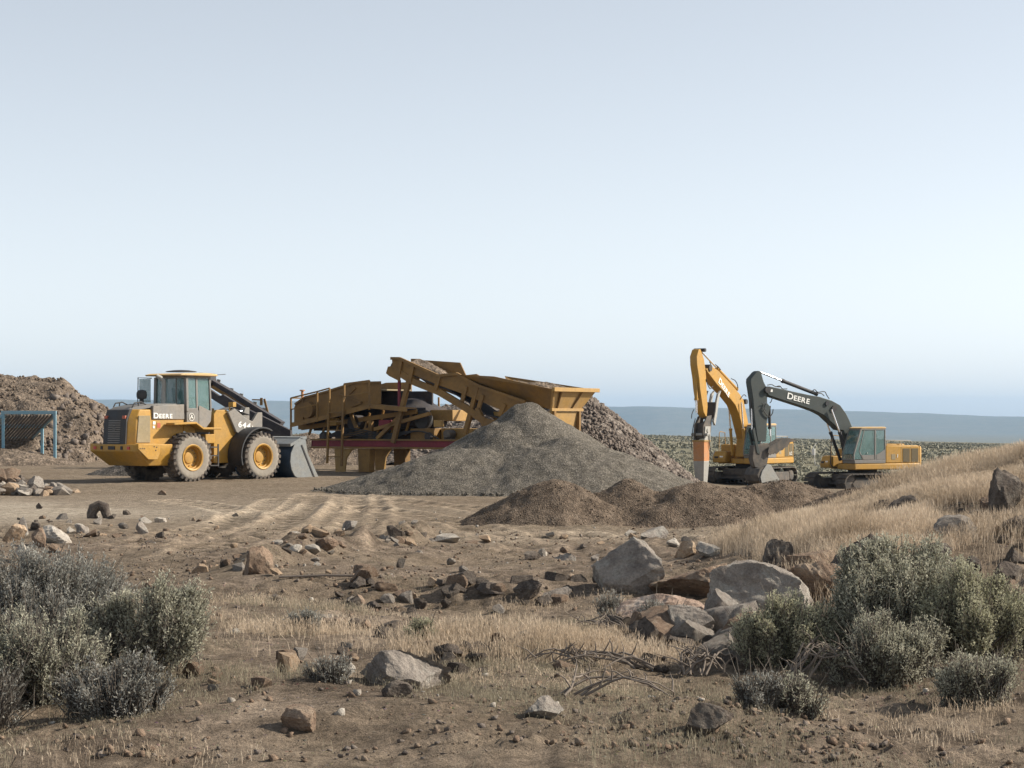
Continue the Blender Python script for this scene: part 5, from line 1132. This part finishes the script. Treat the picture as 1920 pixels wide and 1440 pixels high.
# arch-shaped rock standing on the pale dust
ax_, ay_, am = -8.55,42.41,0.01104
A = MB(); pts = [(-.20, 0, -.05), (-.22, 0, .16), (-.15, .01, .36), (0, .02, .45), (.14, 0, .38), (.21, 0, .18), (.24, .02, -.05)]
s_ = am*38/.62
A.tube([(x*s_*1.1, y, z*s_*.86) for x, y, z in pts], [.16*s_, .17*s_, .17*s_, .15*s_, .16*s_, .16*s_, .14*s_], 12)
o = A.build('arch_rock', ROCK['basalt'], None, 30, 0, (ax_, ay_, float(H(ax_, ay_))))
for v in o.data.vertices:
    k = 1+.18*float(vn(v.co.x*9+3, v.co.z*9+v.co.y*5, 5))+.08*float(vn(v.co.x*25, v.co.z*25, 6)); v.co.x *= k; v.co.y *= k*1.1; v.co.z *= 1+.3*(k-1)
tag(o, 'dark arch-shaped rock with a hole through it on the pale dust', 'rock')

# small shared stones
STM = []
for k in range(14):
    V, Fc = rock_geo(500+k, 2, 8, .12); me = bpy.data.meshes.new('stone'); me.from_pydata([tuple(v) for v in V], [], Fc)
    me.materials.append(ROCK[('grey', 'brown', 'basalt', 'tan', 'pale', 'grey', 'brown')[k % 7]]); me.shade_smooth(); me.set_sharp_from_angle(angle=R_(25)); STM.append(me)
rs = np.random.RandomState(4)
def stone(x, y, s, label, group, z=None, k=None):
    o = bpy.data.objects.new('stone', STM[rs.randint(14) if k is None else k]); C.objects.link(o)
    o.location = (x, y, (float(H(x, y)) if z is None else z)+s*.18); o.scale = (s*rs.uniform(.45, .7), s*rs.uniform(.4, .6), s*rs.uniform(.25, .5))
    o.rotation_euler = (rs.uniform(-.5, .5), rs.uniform(-.5, .5), rs.uniform(0, 6.28)); tag(o, label, 'stone', group); return o
n = 0
while n < 130:
    y = 13.0+23*rs.rand()**1.3; x = rs.uniform(-.27, .27)*y
    if y > 30 and x > 3: continue
    if vn(x*.5, y*.4, 88)+.25 < rs.uniform(-.6, .5): continue
    stone(x, y, rs.uniform(.06, .15)*(1 if rs.rand() < .85 else 1.6), 'small loose stone half sunk in the bare foreground dirt', 'small loose stones scattered over the foreground'); n += 1
for k in range(90):
    t = rs.rand(); x = -3.4+1.9*t+rs.normal()*.3; y = 25+10*t+rs.normal()*.3
    stone(x, y, rs.uniform(.05, .17), 'small stone scattered along the low dirt windrow', 'small stones along the dirt windrow')
BR = []
for k in range(10):
    V, Fc = rock_geo(820+k, 4, 14, .07); me = bpy.data.meshes.new('broken_rock'); me.from_pydata([tuple(v) for v in V], [], Fc)
    me.materials.append(ROCK[('basalt', 'brown', 'basalt', 'grey', 'basalt')[k % 5]]); me.shade_smooth(); me.set_sharp_from_angle(angle=R_(28)); BR.append(me)
def broken(x, y, s, label, group):
    o = bpy.data.objects.new('broken_rock', BR[rs.randint(10)]); C.objects.link(o); h = s*rs.uniform(.28, .5)
    o.location = (x, y, float(H(x, y))+h*.35); o.scale = (s*rs.uniform(.42, .6), s*rs.uniform(.4, .6), h); o.rotation_euler = (rs.uniform(-.35, .35), rs.uniform(-.35, .35), rs.uniform(0, 6.28)); tag(o, label, 'rock', group)
for k in range(52):
    t = rs.rand(); broken(1.1+3.6*t+rs.normal()*.15, 15.9+1.2*t+rs.uniform(-.9, 1.6), rs.uniform(.13, .42), 'broken dark rock wedged among the big boulders right of centre', 'broken rocks between the big boulders')
for k in range(36):
    broken(rs.uniform(.9, 2.9), rs.uniform(15.4, 17.6), rs.uniform(.22, .55), 'large broken slab jammed in the low rocky ledge right of centre', 'slabs of the low rocky ledge')
for k in range(60):
    broken(rs.uniform(4.2, 7.2), rs.uniform(20.2, 27), rs.uniform(.08, .20)+.35*rs.rand()**3, 'dark rock sticking out of the grassy slope near the right edge', 'dark rocks in the grassy slope')
for k in range(46):
    broken(rs.uniform(-1.9, 2.9), 21.9+rs.normal()*.45, rs.uniform(.08, .26), 'dark rock along the low eroded bank in mid foreground', 'rocks along the eroded bank')
for k in range(30):
    broken(rs.uniform(-2.2, 2.2), rs.uniform(14.2, 18), rs.uniform(.06, .2), 'dark clod of lava rock on the foreground soil', 'dark clods over the near foreground')
# heap of broken rocks at the left edge, stone by stone
for k in range(95):
    lay = k/95; r = (1-lay**1.2)*1.0
    x = -14.1+rs.uniform(-2.6, 1.9)*r*.95+.3; y = 56.2+rs.uniform(-1.5, 1.5)*r; hh = max(0, .72-.36*abs(x+14.6)*.75-.38*abs(y-56.2))
    stone(x, y, rs.uniform(.22, .48), 'broken rock in the low rock pile at the left edge of the yard', 'broken rocks piled at the left edge', z=float(H(x, y))+hh*.9*rs.uniform(.3, 1))
for k in range(34):
    x = rs.uniform(-11, -6.2) if k < 40 else rs.uniform(-13, -9); y = rs.uniform(36, 47)*(.92 if k < 40 else 1); x = -y*rs.uniform(.13, .245)
    stone(x, y, rs.uniform(.07, .2), 'stone strewn over the pale dusty ground on the left', 'stones strewn over the pale dust')

# loose rock chunks that cover the heaps: too many to count, part of each heap
def chunk_cover(parent, fn, n, box, smin, smax, mat, seed, amp=0, cond=None):
    rg = np.random.RandomState(seed); V0, F0 = rock_geo(700+seed, 1, 7, .1); V1, F1 = rock_geo(701+seed, 1, 9, .1); F0 = np.array(F0)
    x = rg.uniform(box[0], box[1], n*4); y = rg.uniform(box[2], box[3], n*4); p = fn(x, y); k = p > .03; x, y, p = x[k][:n], y[k][:n], p[k][:n]; n = len(x)
    s = smin+(smax-smin)*rg.rand(n)**2.2; z = H(x, y)+p+s*.1
    an = rg.uniform(0, 6.28, (n, 3)); Vs = []
    c, s2 = np.cos(an), np.sin(an)
    Rz = np.zeros((n, 3, 3)); Rz[:, 0, 0] = c[:, 0]; Rz[:, 0, 1] = -s2[:, 0]; Rz[:, 1, 0] = s2[:, 0]; Rz[:, 1, 1] = c[:, 0]; Rz[:, 2, 2] = 1
    Rx = np.zeros((n, 3, 3)); Rx[:, 0, 0] = 1; Rx[:, 1, 1] = c[:, 1]; Rx[:, 1, 2] = -s2[:, 1]; Rx[:, 2, 1] = s2[:, 1]; Rx[:, 2, 2] = c[:, 1]
    base = V0[None]*rg.uniform(.5, 1, (n, 1, 3))*s[:, None, None]*.5
    W = np.einsum('nij,nkj->nki', Rz@Rx, base)+np.stack([x, y, z], -1)[:, None]
    W = W.reshape(-1, 3)-np.array(parent.location[:]); Q = (F0[None]+np.arange(n)[:, None, None]*len(V0)).reshape(-1, 3)
    o = np_mesh('loose_rocks', W, Q, mat, parent); o['kind'] = 'stuff'; return o
chunk_cover(coarse, coarse_f, 10000, (-2, 8, 72, 80), .07, .24, ROCK['chunk'], 1)
chunk_cover(back, lambda x, y: cone(x, y, -1.0, 88, 2.75, .55, 1.6, 1, .4), 1800, (-8, 6, 83, 93), .1, .3, ROCK['chunk'], 2)
chunk_cover(hill, hill_f, 1300, (-24, -15, 84, 94), .04, .22, HM['rubble'], 3)
chunk_cover(hill, hill_f, 100, (-20.3, -15, 84, 92), .15, .6, ROCK['chunk'], 4)
gh = [o for o in C.objects if o.name == 'gravel_heap'][0]
chunk_cover(gh, lambda x, y: gravel_f(x, y)*0+np.where(np.abs(gravel_f(x, y)) < .4, .05, .0)*(gravel_f(x, y) > -.0), 2600, (-7, 6, 52.6, 60), .04, .13, HM['gravel'], 5)
for i, o in enumerate([o for o in C.objects if o.name.startswith('dirt_heap')]):
    cx, cy = o.location.x, o.location.y; h, sl, ex = ((.80, .52, 1.0), (.80, .55, 1.0), (.78, .50, 1.35), (.82, .50, 1.3), (.85, .5, 1.2))[i]
    chunk_cover(o, lambda x, y: cone(x, y, cx, cy, h, sl, ex, .9, .16)+.07*vn(x*2.2, y*2, 80+int(cx*7)), 1500, (cx-2.4, cx+2.4, cy-2.3, cy+2.3), .01, .045, HM['dirt'], 6+i)
# rock lying on the feeder belt and in the hopper of the plant
def pl_pts(x, y, z):
    a = R_(-32); return (PL.location.x+x*math.cos(a)-y*math.sin(a), PL.location.y+x*math.sin(a)+y*math.cos(a), PL.location.z+z)
def load(name, box, zf, label, step=.07, seed=3):
    xs = np.arange(box[0], box[1], step); ys = np.arange(box[2], box[3], step); X, Y = np.meshgrid(xs, ys); Z = zf(X, Y)+.07*fbm(X*3, Y*3, seed, 4, .65)
    nr, nc = X.shape; i = (np.arange(nr-1)[:, None]*nc+np.arange(nc-1)[None, :]).ravel(); Q = np.stack([i, i+1, i+1+nc, i+nc], 1)
    b0 = len(X.ravel()); V = np.stack([X, Y, Z], -1).reshape(-1, 3)
    o = np_mesh(name, V, Q, HM['rubble'], None, True, tuple(PL.location)); o.rotation_euler = (0, 0, R_(-32)); tag(o, label, 'rock load')
    return o
u1, u3 = up[1], up[3]
slp = (u3[1]-u1[1])/(u3[0]-u1[0])
load('rock_load', (u1[0]+.3, u3[0]+.9, -1.22, -.2), lambda x, y: u1[1]+(x-u1[0])*slp+.06-((y+.7)/.55)**2*.18, 'pale broken rock riding on the feeder belt of the plant')
h0, h1 = nt_[0], nt_[-1]
load('rock_load', (h0[0]+.9, h1[0]-.1, -1.35, 1.35), lambda x, y: h0[1]+(x-h0[0])*(h1[1]-h0[1])/(h1[0]-h0[0])+.08*np.exp(-((x-h1[0]+1.2)/1.0)**2)-.06-.10*(y/1.3)**2, 'brown soil and rock heaped in the hopper of the plant', seed=8)

# ------------------------------------------------------------------ vegetation
def unit(a): return a/np.maximum(np.linalg.norm(a, axis=-1, keepdims=True), 1e-9)
def leaf_tris(P, D, L, Wd, rg):
    """kite leaves at points P along directions D"""
    n = len(P); s = unit(np.cross(D, rg.normal(size=(n, 3)))); L = L[:, None]; Wd = Wd[:, None]
    A = P; B = P+D*L*.55+s*Wd; Cc = P+D*L; E = P+D*L*.55-s*Wd
    V = np.stack([A, B, Cc, E], 1).reshape(-1, 3); Q = np.arange(n*4).reshape(-1, 4); return V, Q
def sticks(P0, P1, r0, r1):
    n = len(P0); D = unit(P1-P0); s = unit(np.cross(D, np.array([.3, .2, .9]))); t = np.cross(D, s); V = []
    for P, r in ((P0, r0), (P1, r1)):
        for k in range(3):
            a = 2.094*k; V.append(P+(s*math.cos(a)+t*math.sin(a))*r[:, None])
    V = np.stack(V, 1).reshape(-1, 3); b = np.arange(n)[:, None]*6
    Q = np.concatenate([b+np.array([[k, (k+1) % 3, 3+(k+1) % 3, 3+k]]) for k in range(3)], 0); return V, Q
def sagebrush(x, y, w, h, label, seed, mat='sage', ntw=1500, leaves=26, dep=.8, leafL=.027, twl=.19, bare=.0, lobes=26, name='sagebrush', z=None, group=None, zmin=.12, lean=(0, 0)):
    rg = np.random.RandomState(seed); zb = float(H(x, y)) if z is None else z
    root = empty(name, (x, y, zb), 0, label, 'sagebrush', group)
    # plume lobes spread over a rough dome
    th = rg.uniform(0, 2*np.pi, lobes); ph = rg.uniform(.0, 1, lobes); rad = np.sqrt(ph)
    lc = np.stack([np.cos(th)*rad*w*.36, np.sin(th)*rad*w*.36*dep, h*(.16+.58*np.sqrt(1-.85*ph)*rg.uniform(.45, 1.12, lobes))], -1)
    lc[:, 0] += lean[0]*lc[:, 2]; lr = w*rg.uniform(.07, .17, lobes)
    li = rg.randint(0, lobes, ntw); d = unit(rg.normal(size=(ntw, 3))+np.array([0, 0, .55])); rr = rg.uniform(.35, 1, ntw)**.6
    tip = lc[li]+d*lr[li][:, None]*rr[:, None]*np.array([1, 1, 1.15]); tip[:, 2] = np.maximum(tip[:, 2], h*zmin*rg.uniform(.3, 1, ntw))
    out = unit(tip*np.array([1, 1, .7])-np.array([0, 0, h*.05])); D = unit(.35*d+.55*out+np.array([0, 0, .8])+.22*rg.normal(size=(ntw, 3)))
    base = tip-D*twl*rg.uniform(.7, 1.3, ntw)[:, None]; dead = rg.rand(ntw) < .05; tip[dead] += D[dead]*rg.uniform(.04, .16, dead.sum())[:, None]+.02*rg.normal(size=(dead.sum(), 3))
    V1, Q1 = sticks(base, tip, np.full(ntw, .0035), np.full(ntw, .0015))
    # main crooked stems from the root to every lobe, and side stems to the twigs
    S0 = np.repeat(np.array([[0, 0, -.05]]), lobes, 0)+rg.normal(size=(lobes, 3))*.04*w*np.array([1, 1, 0]); Sm = lc*np.array([.42, .42, .5])+rg.normal(size=(lobes, 3))*.05*w
    parts = [sticks(S0, Sm, np.full(lobes, .022*w), np.full(lobes, .014*w)), sticks(Sm, lc, np.full(lobes, .014*w), np.full(lobes, .006*w))]
    sub = rg.choice(ntw, min(ntw, 420), False); parts.append(sticks(lc[li[sub]]-out[sub]*.05, base[sub], np.full(len(sub), .0055), np.full(len(sub), .003))); parts.append((V1, Q1))
    V = []; Q = []; o_ = 0
    for a, b_ in parts: V.append(a); Q.append(b_+o_); o_ += len(a)
    np_mesh('stems', np.concatenate(V), np.concatenate(Q), M['stem'], root)
    live = np.where((rg.rand(ntw) > bare) & ~dead)[0]; k = leaves; T = np.repeat(live, k); f = rg.uniform(-.15, 1.05, len(T))[:, None]
    P = base[T]+(tip-base)[T]*f; Dl = unit(D[T]*.75+.75*rg.normal(size=P.shape)); P = P+.006*rg.normal(size=P.shape)
    V, Q = leaf_tris(P, Dl, leafL*rg.uniform(.5, 1.2, len(T)), leafL*.14*rg.uniform(.8, 1.4, len(T)), rg)
    np_mesh('foliage', V, Q, M[mat], root)
    return root
def at_ground(px_x, px_y): return None
sagebrush(-3.30, 14.2, 1.60, 1.08, 'large grey-green sagebrush filling the lower left corner', 11, 'sage_grey', 3200, 32, lobes=46, bare=.14, leafL=.026)
sagebrush(-2.62, 13.9, 1.05, .88, 'green-grey sagebrush leaning right beside the large lower left one', 12, 'sage', 1700, 28, lobes=24, bare=.18, lean=(.45, 0))
sagebrush(-3.0, 12.9, 1.3, .70, 'tangled grey sagebrush between the large lower left ones', 10, 'sage', 1500, 24, lobes=26, bare=.35)
sagebrush(-3.3, 11.9, 1.2, .50, 'twiggy half-dead sagebrush at the bottom left corner', 13, 'sage_grey', 1100, 14, lobes=20, bare=.7)
sagebrush(-2.35, 12.2, .9, .40, 'small pale sagebrush at the bottom left in front of the large ones', 14, 'sage_grey', 800, 20, lobes=16, bare=.35)
sagebrush(2.88, 15.3, 1.35, 1.14, 'large silvery green sagebrush in front of the dark boulders on the right', 15, 'sage', 3400, 30, lobes=40, leafL=.030, bare=.05)
sagebrush(3.36, 14.9, 1.10, .86, 'yellowish green sagebrush joined to the right of the large silvery one', 16, 'sage_green', 2400, 30, lobes=28, bare=.05)
sagebrush(2.04, 15.1, 1.0, .60, 'low spreading green sagebrush left of the large silvery one', 17, 'sage_green', 1800, 26, lobes=26, bare=.12)
sagebrush(2.62, 14.4, 1.1, .56, 'low dull sagebrush at the foot of the large silvery one', 18, 'sage', 1600, 22, lobes=24, bare=.22)
sagebrush(3.98, 15.8, .7, .62, 'small sagebrush at the right edge beside the yellowish green one', 19, 'sage', 1000, 24, lobes=14)
sagebrush(3.05, 13.2, .8, .36, 'short grey sagebrush low at the lower right', 25, 'sage', 900, 20, lobes=16, bare=.35)
sagebrush(1.75, 12.7, .6, .28, 'small twiggy shrub low in the right half', 26, 'sage', 500, 16, lobes=12, bare=.5)
sagebrush(-1.2, 13.4, .5, .22, 'small twiggy shrub right of the pale lower left sagebrush', 27, 'sage_grey', 400, 16, lobes=10, bare=.5)
sagebrush(1.25, 17.2, .55, .38, 'small grey bush between the great boulder and the boulder cluster', 20, 'sage_grey', 500, 18, lobes=10, bare=.3)
sagebrush(-.75, 16.4, .40, .26, 'small bright green weed tuft left of the dry grass patch', 21, 'sage_green', 300, 18, lobes=8)
sagebrush(-1.75, 17.6, .45, .2, 'low grey bush on the dirt right of the large lower left sagebrush', 22, 'sage_grey', 300, 18, lobes=8)
sagebrush(.95, 19.0, .7, .3, 'low grey scrub above the dark mound rock', 23, 'sage_grey', 400, 16, lobes=10, bare=.3)
sagebrush(1.5, 12.6, .5, .25, 'small grey scrub at the bottom between the dead branches and rocks', 24, 'sage_grey', 350, 16, lobes=8, bare=.4)

# dry grass: uncountable blades in one object
def grass(name, n, dens, hmin, hmax, box, mat, seed, wd=.0023, spread=.55, tuft=9, twm=.05):
    rg = np.random.RandomState(seed); m = n//tuft; x = rg.uniform(box[0], box[1], m*6); y = rg.uniform(box[2], box[3], m*6)
    k = (rg.rand(m*6) < dens(x, y)) & (np.abs(x) < .30*y+.6); x, y = x[k][:m], y[k][:m]; m = len(x)
    x = np.repeat(x, tuft)+rg.normal(size=m*tuft)*twm; y = np.repeat(y, tuft)+rg.normal(size=m*tuft)*twm; n = len(x)
    z = H(x, y, True)-.02; L = rg.uniform(hmin, hmax, n)*(.65+.35*vn(x*1.1, y*1.1, 66)); L = np.maximum(L, .04)
    th = rg.uniform(0, 2*np.pi, n); bnd = rg.uniform(.05, spread, n); dx, dy = np.cos(th)*bnd*L, np.sin(th)*bnd*L
    sx, sy = -np.sin(rg.uniform(0, 6.28, n))*wd, np.cos(rg.uniform(0, 6.28, n))*wd
    z0 = np.zeros(n); B = np.stack([x, y, z], -1); S = np.stack([sx, sy, z0], -1)
    Mi = B+np.stack([dx*.35, dy*.35, L*.6], -1); T = B+np.stack([dx, dy, L], -1)
    V = np.stack([B-S, B+S, Mi+S*.7, Mi-S*.7, T+S*.9-np.stack([z0, z0, L*.13], -1), T, T-S*.9-np.stack([z0, z0, L*.13], -1)], 1).reshape(-1, 3)
    b = np.arange(n)[:, None]*7; Q = np.concatenate([b+np.array([[0, 1, 2, 3]]), b+np.array([[3, 2, 5, 5]])*1], 0)
    Q1 = b+np.array([[0, 1, 2, 3]]); Q2 = b+np.array([[3, 4, 5, 6]]); Q3 = b+np.array([[2, 4, 5, 6]])
    o = np_mesh(name, V, np.concatenate([Q1, Q3], 0), M[mat]); return tag(o, kind='stuff', cat='grass')
def d_slope(x, y): return sst(2.7, 4.0, x+.3*vn(x, y, 1)-(y-26)*.02)*sst(19.5, 22.5, y+.5*vn(x*.8, y, 4))*(1-sst(30, 31.5, y))*(np.clip(sst(-.45, .25, vn(x*1.1, y*.7, 2)+.4*vn(x*3, y*2, 3)+.5*sst(25.5, 27, y)-.35*sst(4.5, 5.5, x)*(1-sst(25, 27, y))), .04, 1))
g1 = grass('dry_grass', 165000, d_slope, .16, .42, (2.6, 10.5, 19, 31.5), 'straw', 31); g1['label'] = 'dense dry straw-coloured grass on the slope at the right'
def d_mid(x, y): return .95*np.exp(-(((x-.55)/1.35)**2+((y-16.3)/.75)**2))*(.08+.92*sst(-.15, .35, vn(x*1.7, y*1.3, 5)+.4*vn(x*5, y*4, 6)))+.8*np.exp(-(((x-1.2)/.32)**2+((y-19.0)/.5)**2))+.5*np.exp(-(((x+1.9)/.5)**2+((y-17.6)/.6)**2))
g2 = grass('dry_grass', 42000, d_mid, .09, .26, (-3.5, 3.5, 14, 20), 'straw', 32); g2['label'] = 'short pale dry grass across the middle of the foreground'
def d_near(x, y): return .40*sst(-.1, .5, vn(x*.9, y*.8, 7)+.35*vn(x*3, y*3, 8))*(1-sst(20, 24, y))
g3 = grass('dry_scrub', 90000, d_near, .04, .16, (-6, 6.5, 10.6, 24), 'drygrey', 33, tuft=7); g3['label'] = 'sparse grey dry stalks and litter over the foreground soil'
g4 = grass('dry_grass', 26000, lambda x, y: .5*sst(.1, .5, vn(x*1.2, y, 9)), .05, .16, (-6, 6, 10.6, 22), 'straw', 34, tuft=10); g4['label'] = 'scattered short straw tufts between the foreground stones'

# fist-sized gravel and clods too many to count
def litter(name, n, box, smin, smax, mat, seed, dens=None, label=''):
    rg = np.random.RandomState(seed); V0, F0 = rock_geo(900+seed, 1, 7, .1); F0 = np.array(F0)
    y = box[2]+(box[3]-box[2])*rg.rand(n*3)**1.4; x = rg.uniform(-.3, .3, n*3)*y
    k = rg.rand(n*3) < (dens(x, y) if dens else 1); x, y = x[k][:n], y[k][:n]; n = len(x); s = smin+(smax-smin)*rg.rand(n)**3; z = H(x, y, True)
    a = rg.uniform(0, 6.28, n); c, d = np.cos(a), np.sin(a); B = V0[None]*rg.uniform(.5, 1, (n, 1, 3))*s[:, None, None]*.5
    W = np.stack([B[..., 0]*c[:, None]-B[..., 1]*d[:, None]+x[:, None], B[..., 0]*d[:, None]+B[..., 1]*c[:, None]+y[:, None], B[..., 2]*.8+z[:, None]+s[:, None]*.1], -1).reshape(-1, 3)
    Q = (F0[None]+np.arange(n)[:, None, None]*len(V0)).reshape(-1, 3); o = np_mesh(name, W, Q, mat); tag(o, label, 'gravel', kind='stuff'); return o
cl = lambda x, y: .15+.85*sst(-.1, .4, vn(x*.7, y*.5, 71)+.3*vn(x*2.5, y*2, 72))
litter('pebbles', 6500, (0, 0, 11, 36), 0.012, .06, ROCK['chunk'], 1, cl, 'grey pebbles littering the foreground dirt')
litter('dirt_clods', 5200, (0, 0, 11, 38), .012, .08, ROCK['brown'], 2, cl, 'brown dirt clods littering the foreground')
litter('pale_chips', 500, (0, 0, 12, 48), .02, .08, ROCK['pale'], 3, None, 'pale stone chips over the dirt')

# dead branches lying in the foreground
def branch(x, y, L, label, seed, n=7, rz=0, hh=.10):
    rg = np.random.RandomState(seed); mb = MB()
    for k in range(n):
        a = R_(rz)+rg.uniform(-.5, .5); p = Vector((rg.uniform(-.1, .1), rg.uniform(-.05, .05), .02)); pts = [p]; l = L*rg.uniform(.5, 1); st = 7
        for j in range(st):
            a += rg.normal()*.22; t = (j+1)/st; zz = hh*math.sin(math.pi*min(1, t*.95))*rg.uniform(.7, 1.1); p = Vector((p.x+math.cos(a)*l/st, p.y+math.sin(a)*l/st, .02+zz)); pts.append(p)
            if rg.rand() < .5: q = p+Vector((rg.normal()*.08, rg.normal()*.05, rg.uniform(.02, .12))); mb.tube([p, p.lerp(q, .5)+Vector((.01, 0, .01)), q], [.007, .005, .002], 5)
        mb.tube(pts, [.008*(1-.8*i/st)+.002 for i in range(st+1)], 6)
    return tag(mb.build('dead_branch', M['deadwood'], None, 60, 0, (x, y, float(H(x, y)))), label, 'dead branch')
branch(.98, 14.9, .8, 'dry dark branches at the bottom right of centre, thick end right', 1, 8, 170)
branch(1.28, 14.6, .5, 'pale frayed root clump at the bottom right of centre', 2, 12, 60, .14)
branch(.55, 15.1, .6, 'thin dead branch lying left of the frayed root clump', 3, 5, 160)
branch(1.1, 16.6, .8, 'grey dead branches lying under the great grey boulder', 4, 8, 15, .12)
branch(-3.6, 13.6, .9, 'dark dead branches at the far left by the large sagebrush', 5, 8, 20, .45)
branch(1.95, 14.3, .7, 'tangle of dead sage twigs below the blocky brown boulder', 6, 9, 10, .25)
branch(.4, 12.8, .7, 'dead branch lowest in the bottom centre of the picture', 7, 5, 20, .12)
branch(.95, 17.2, .7, 'pale weathered branch on the bank left of the pinkish slab', 8, 5, 160, .1)
MB().tube([(0, 0, .02), (.5, .1, .03), (1.0, .15, .02)], .014, 6).build('stick', M['deadwood'], None, 60, 0, (-2.55, 22.4, float(H(-2.5, 22.5)))).update_tag()
tag(C.objects['stick'], 'straight pale stick lying below the tall brown boulder', 'stick')

# sagebrush of the plain: thousands of clumps running to the skyline
def plain_bushes(n, y0, y1, smin, smax, nl, wf, seed, name, label):
    rg = np.random.RandomState(seed); y = np.sqrt(rg.uniform(y0*y0, y1*y1, n)); x = rg.uniform(-.34, .36, n)*y
    k = vn(x*.05, y*.03, 13)+.5*vn(x*.2, y*.12, 14) > rg.uniform(-1.3, .2, n); x, y = x[k], y[k]; n = len(x)
    s = rg.uniform(smin, smax, n); z = H(x, y)
    d = unit(rg.normal(size=(n, nl, 3))*np.array([1, 1, .8])+np.array([0, 0, .35])); d[..., 2] = np.abs(d[..., 2]); r = rg.uniform(.45, 1, (n, nl, 1))
    c = np.stack([x, y, z], -1)[:, None]+d*r*(s[:, None, None]*np.array([0.62, .62, .55]))
    a = unit(rg.normal(size=(n, nl, 3))); b_ = unit(np.cross(a, d+.01)); w = (s*wf)[:, None, None]
    V = np.stack([c-a*w, c+b_*w, c+a*w, c-b_*w*.8], 2).reshape(-1, 3); Q = np.arange(n*nl*4).reshape(-1, 4)
    o = np_mesh(name, V, Q, M['plainbush']); tag(o, label, 'sagebrush', kind='stuff'); return o
plain_bushes(4600, 112, 260, .35, .95, 60, .10, 51, 'sagebrush_plain', 'scattered sagebrush on the flat just beyond the excavators')
plain_bushes(13000, 250, 900, .5, 1.5, 16, .2, 52, 'sagebrush_plain', 'distant sagebrush running out to the edge of the plain')

# ------------------------------------------------------------------ air
HZ = MB().box(-6500, 6500, -60, 13450, -70, 150).build('haze', M['white'], None, None)
m = bpy.data.materials.new('haze'); m.use_nodes = True; nt = m.node_tree; nt.nodes.clear()
pv = nt.nodes.new('ShaderNodeVolumePrincipled'); pv.inputs['Color'].default_value = (.37, .65, 1, 1); pv.inputs['Density'].default_value = 5.3e-5; pv.inputs['Anisotropy'].default_value = 0
out = nt.nodes.new('ShaderNodeOutputMaterial'); nt.links.new(pv.outputs[0], out.inputs['Volume'])
HZ.data.materials.clear(); HZ.data.materials.append(m); tag(HZ, 'thin blue haze over the plain', 'haze', kind='stuff')
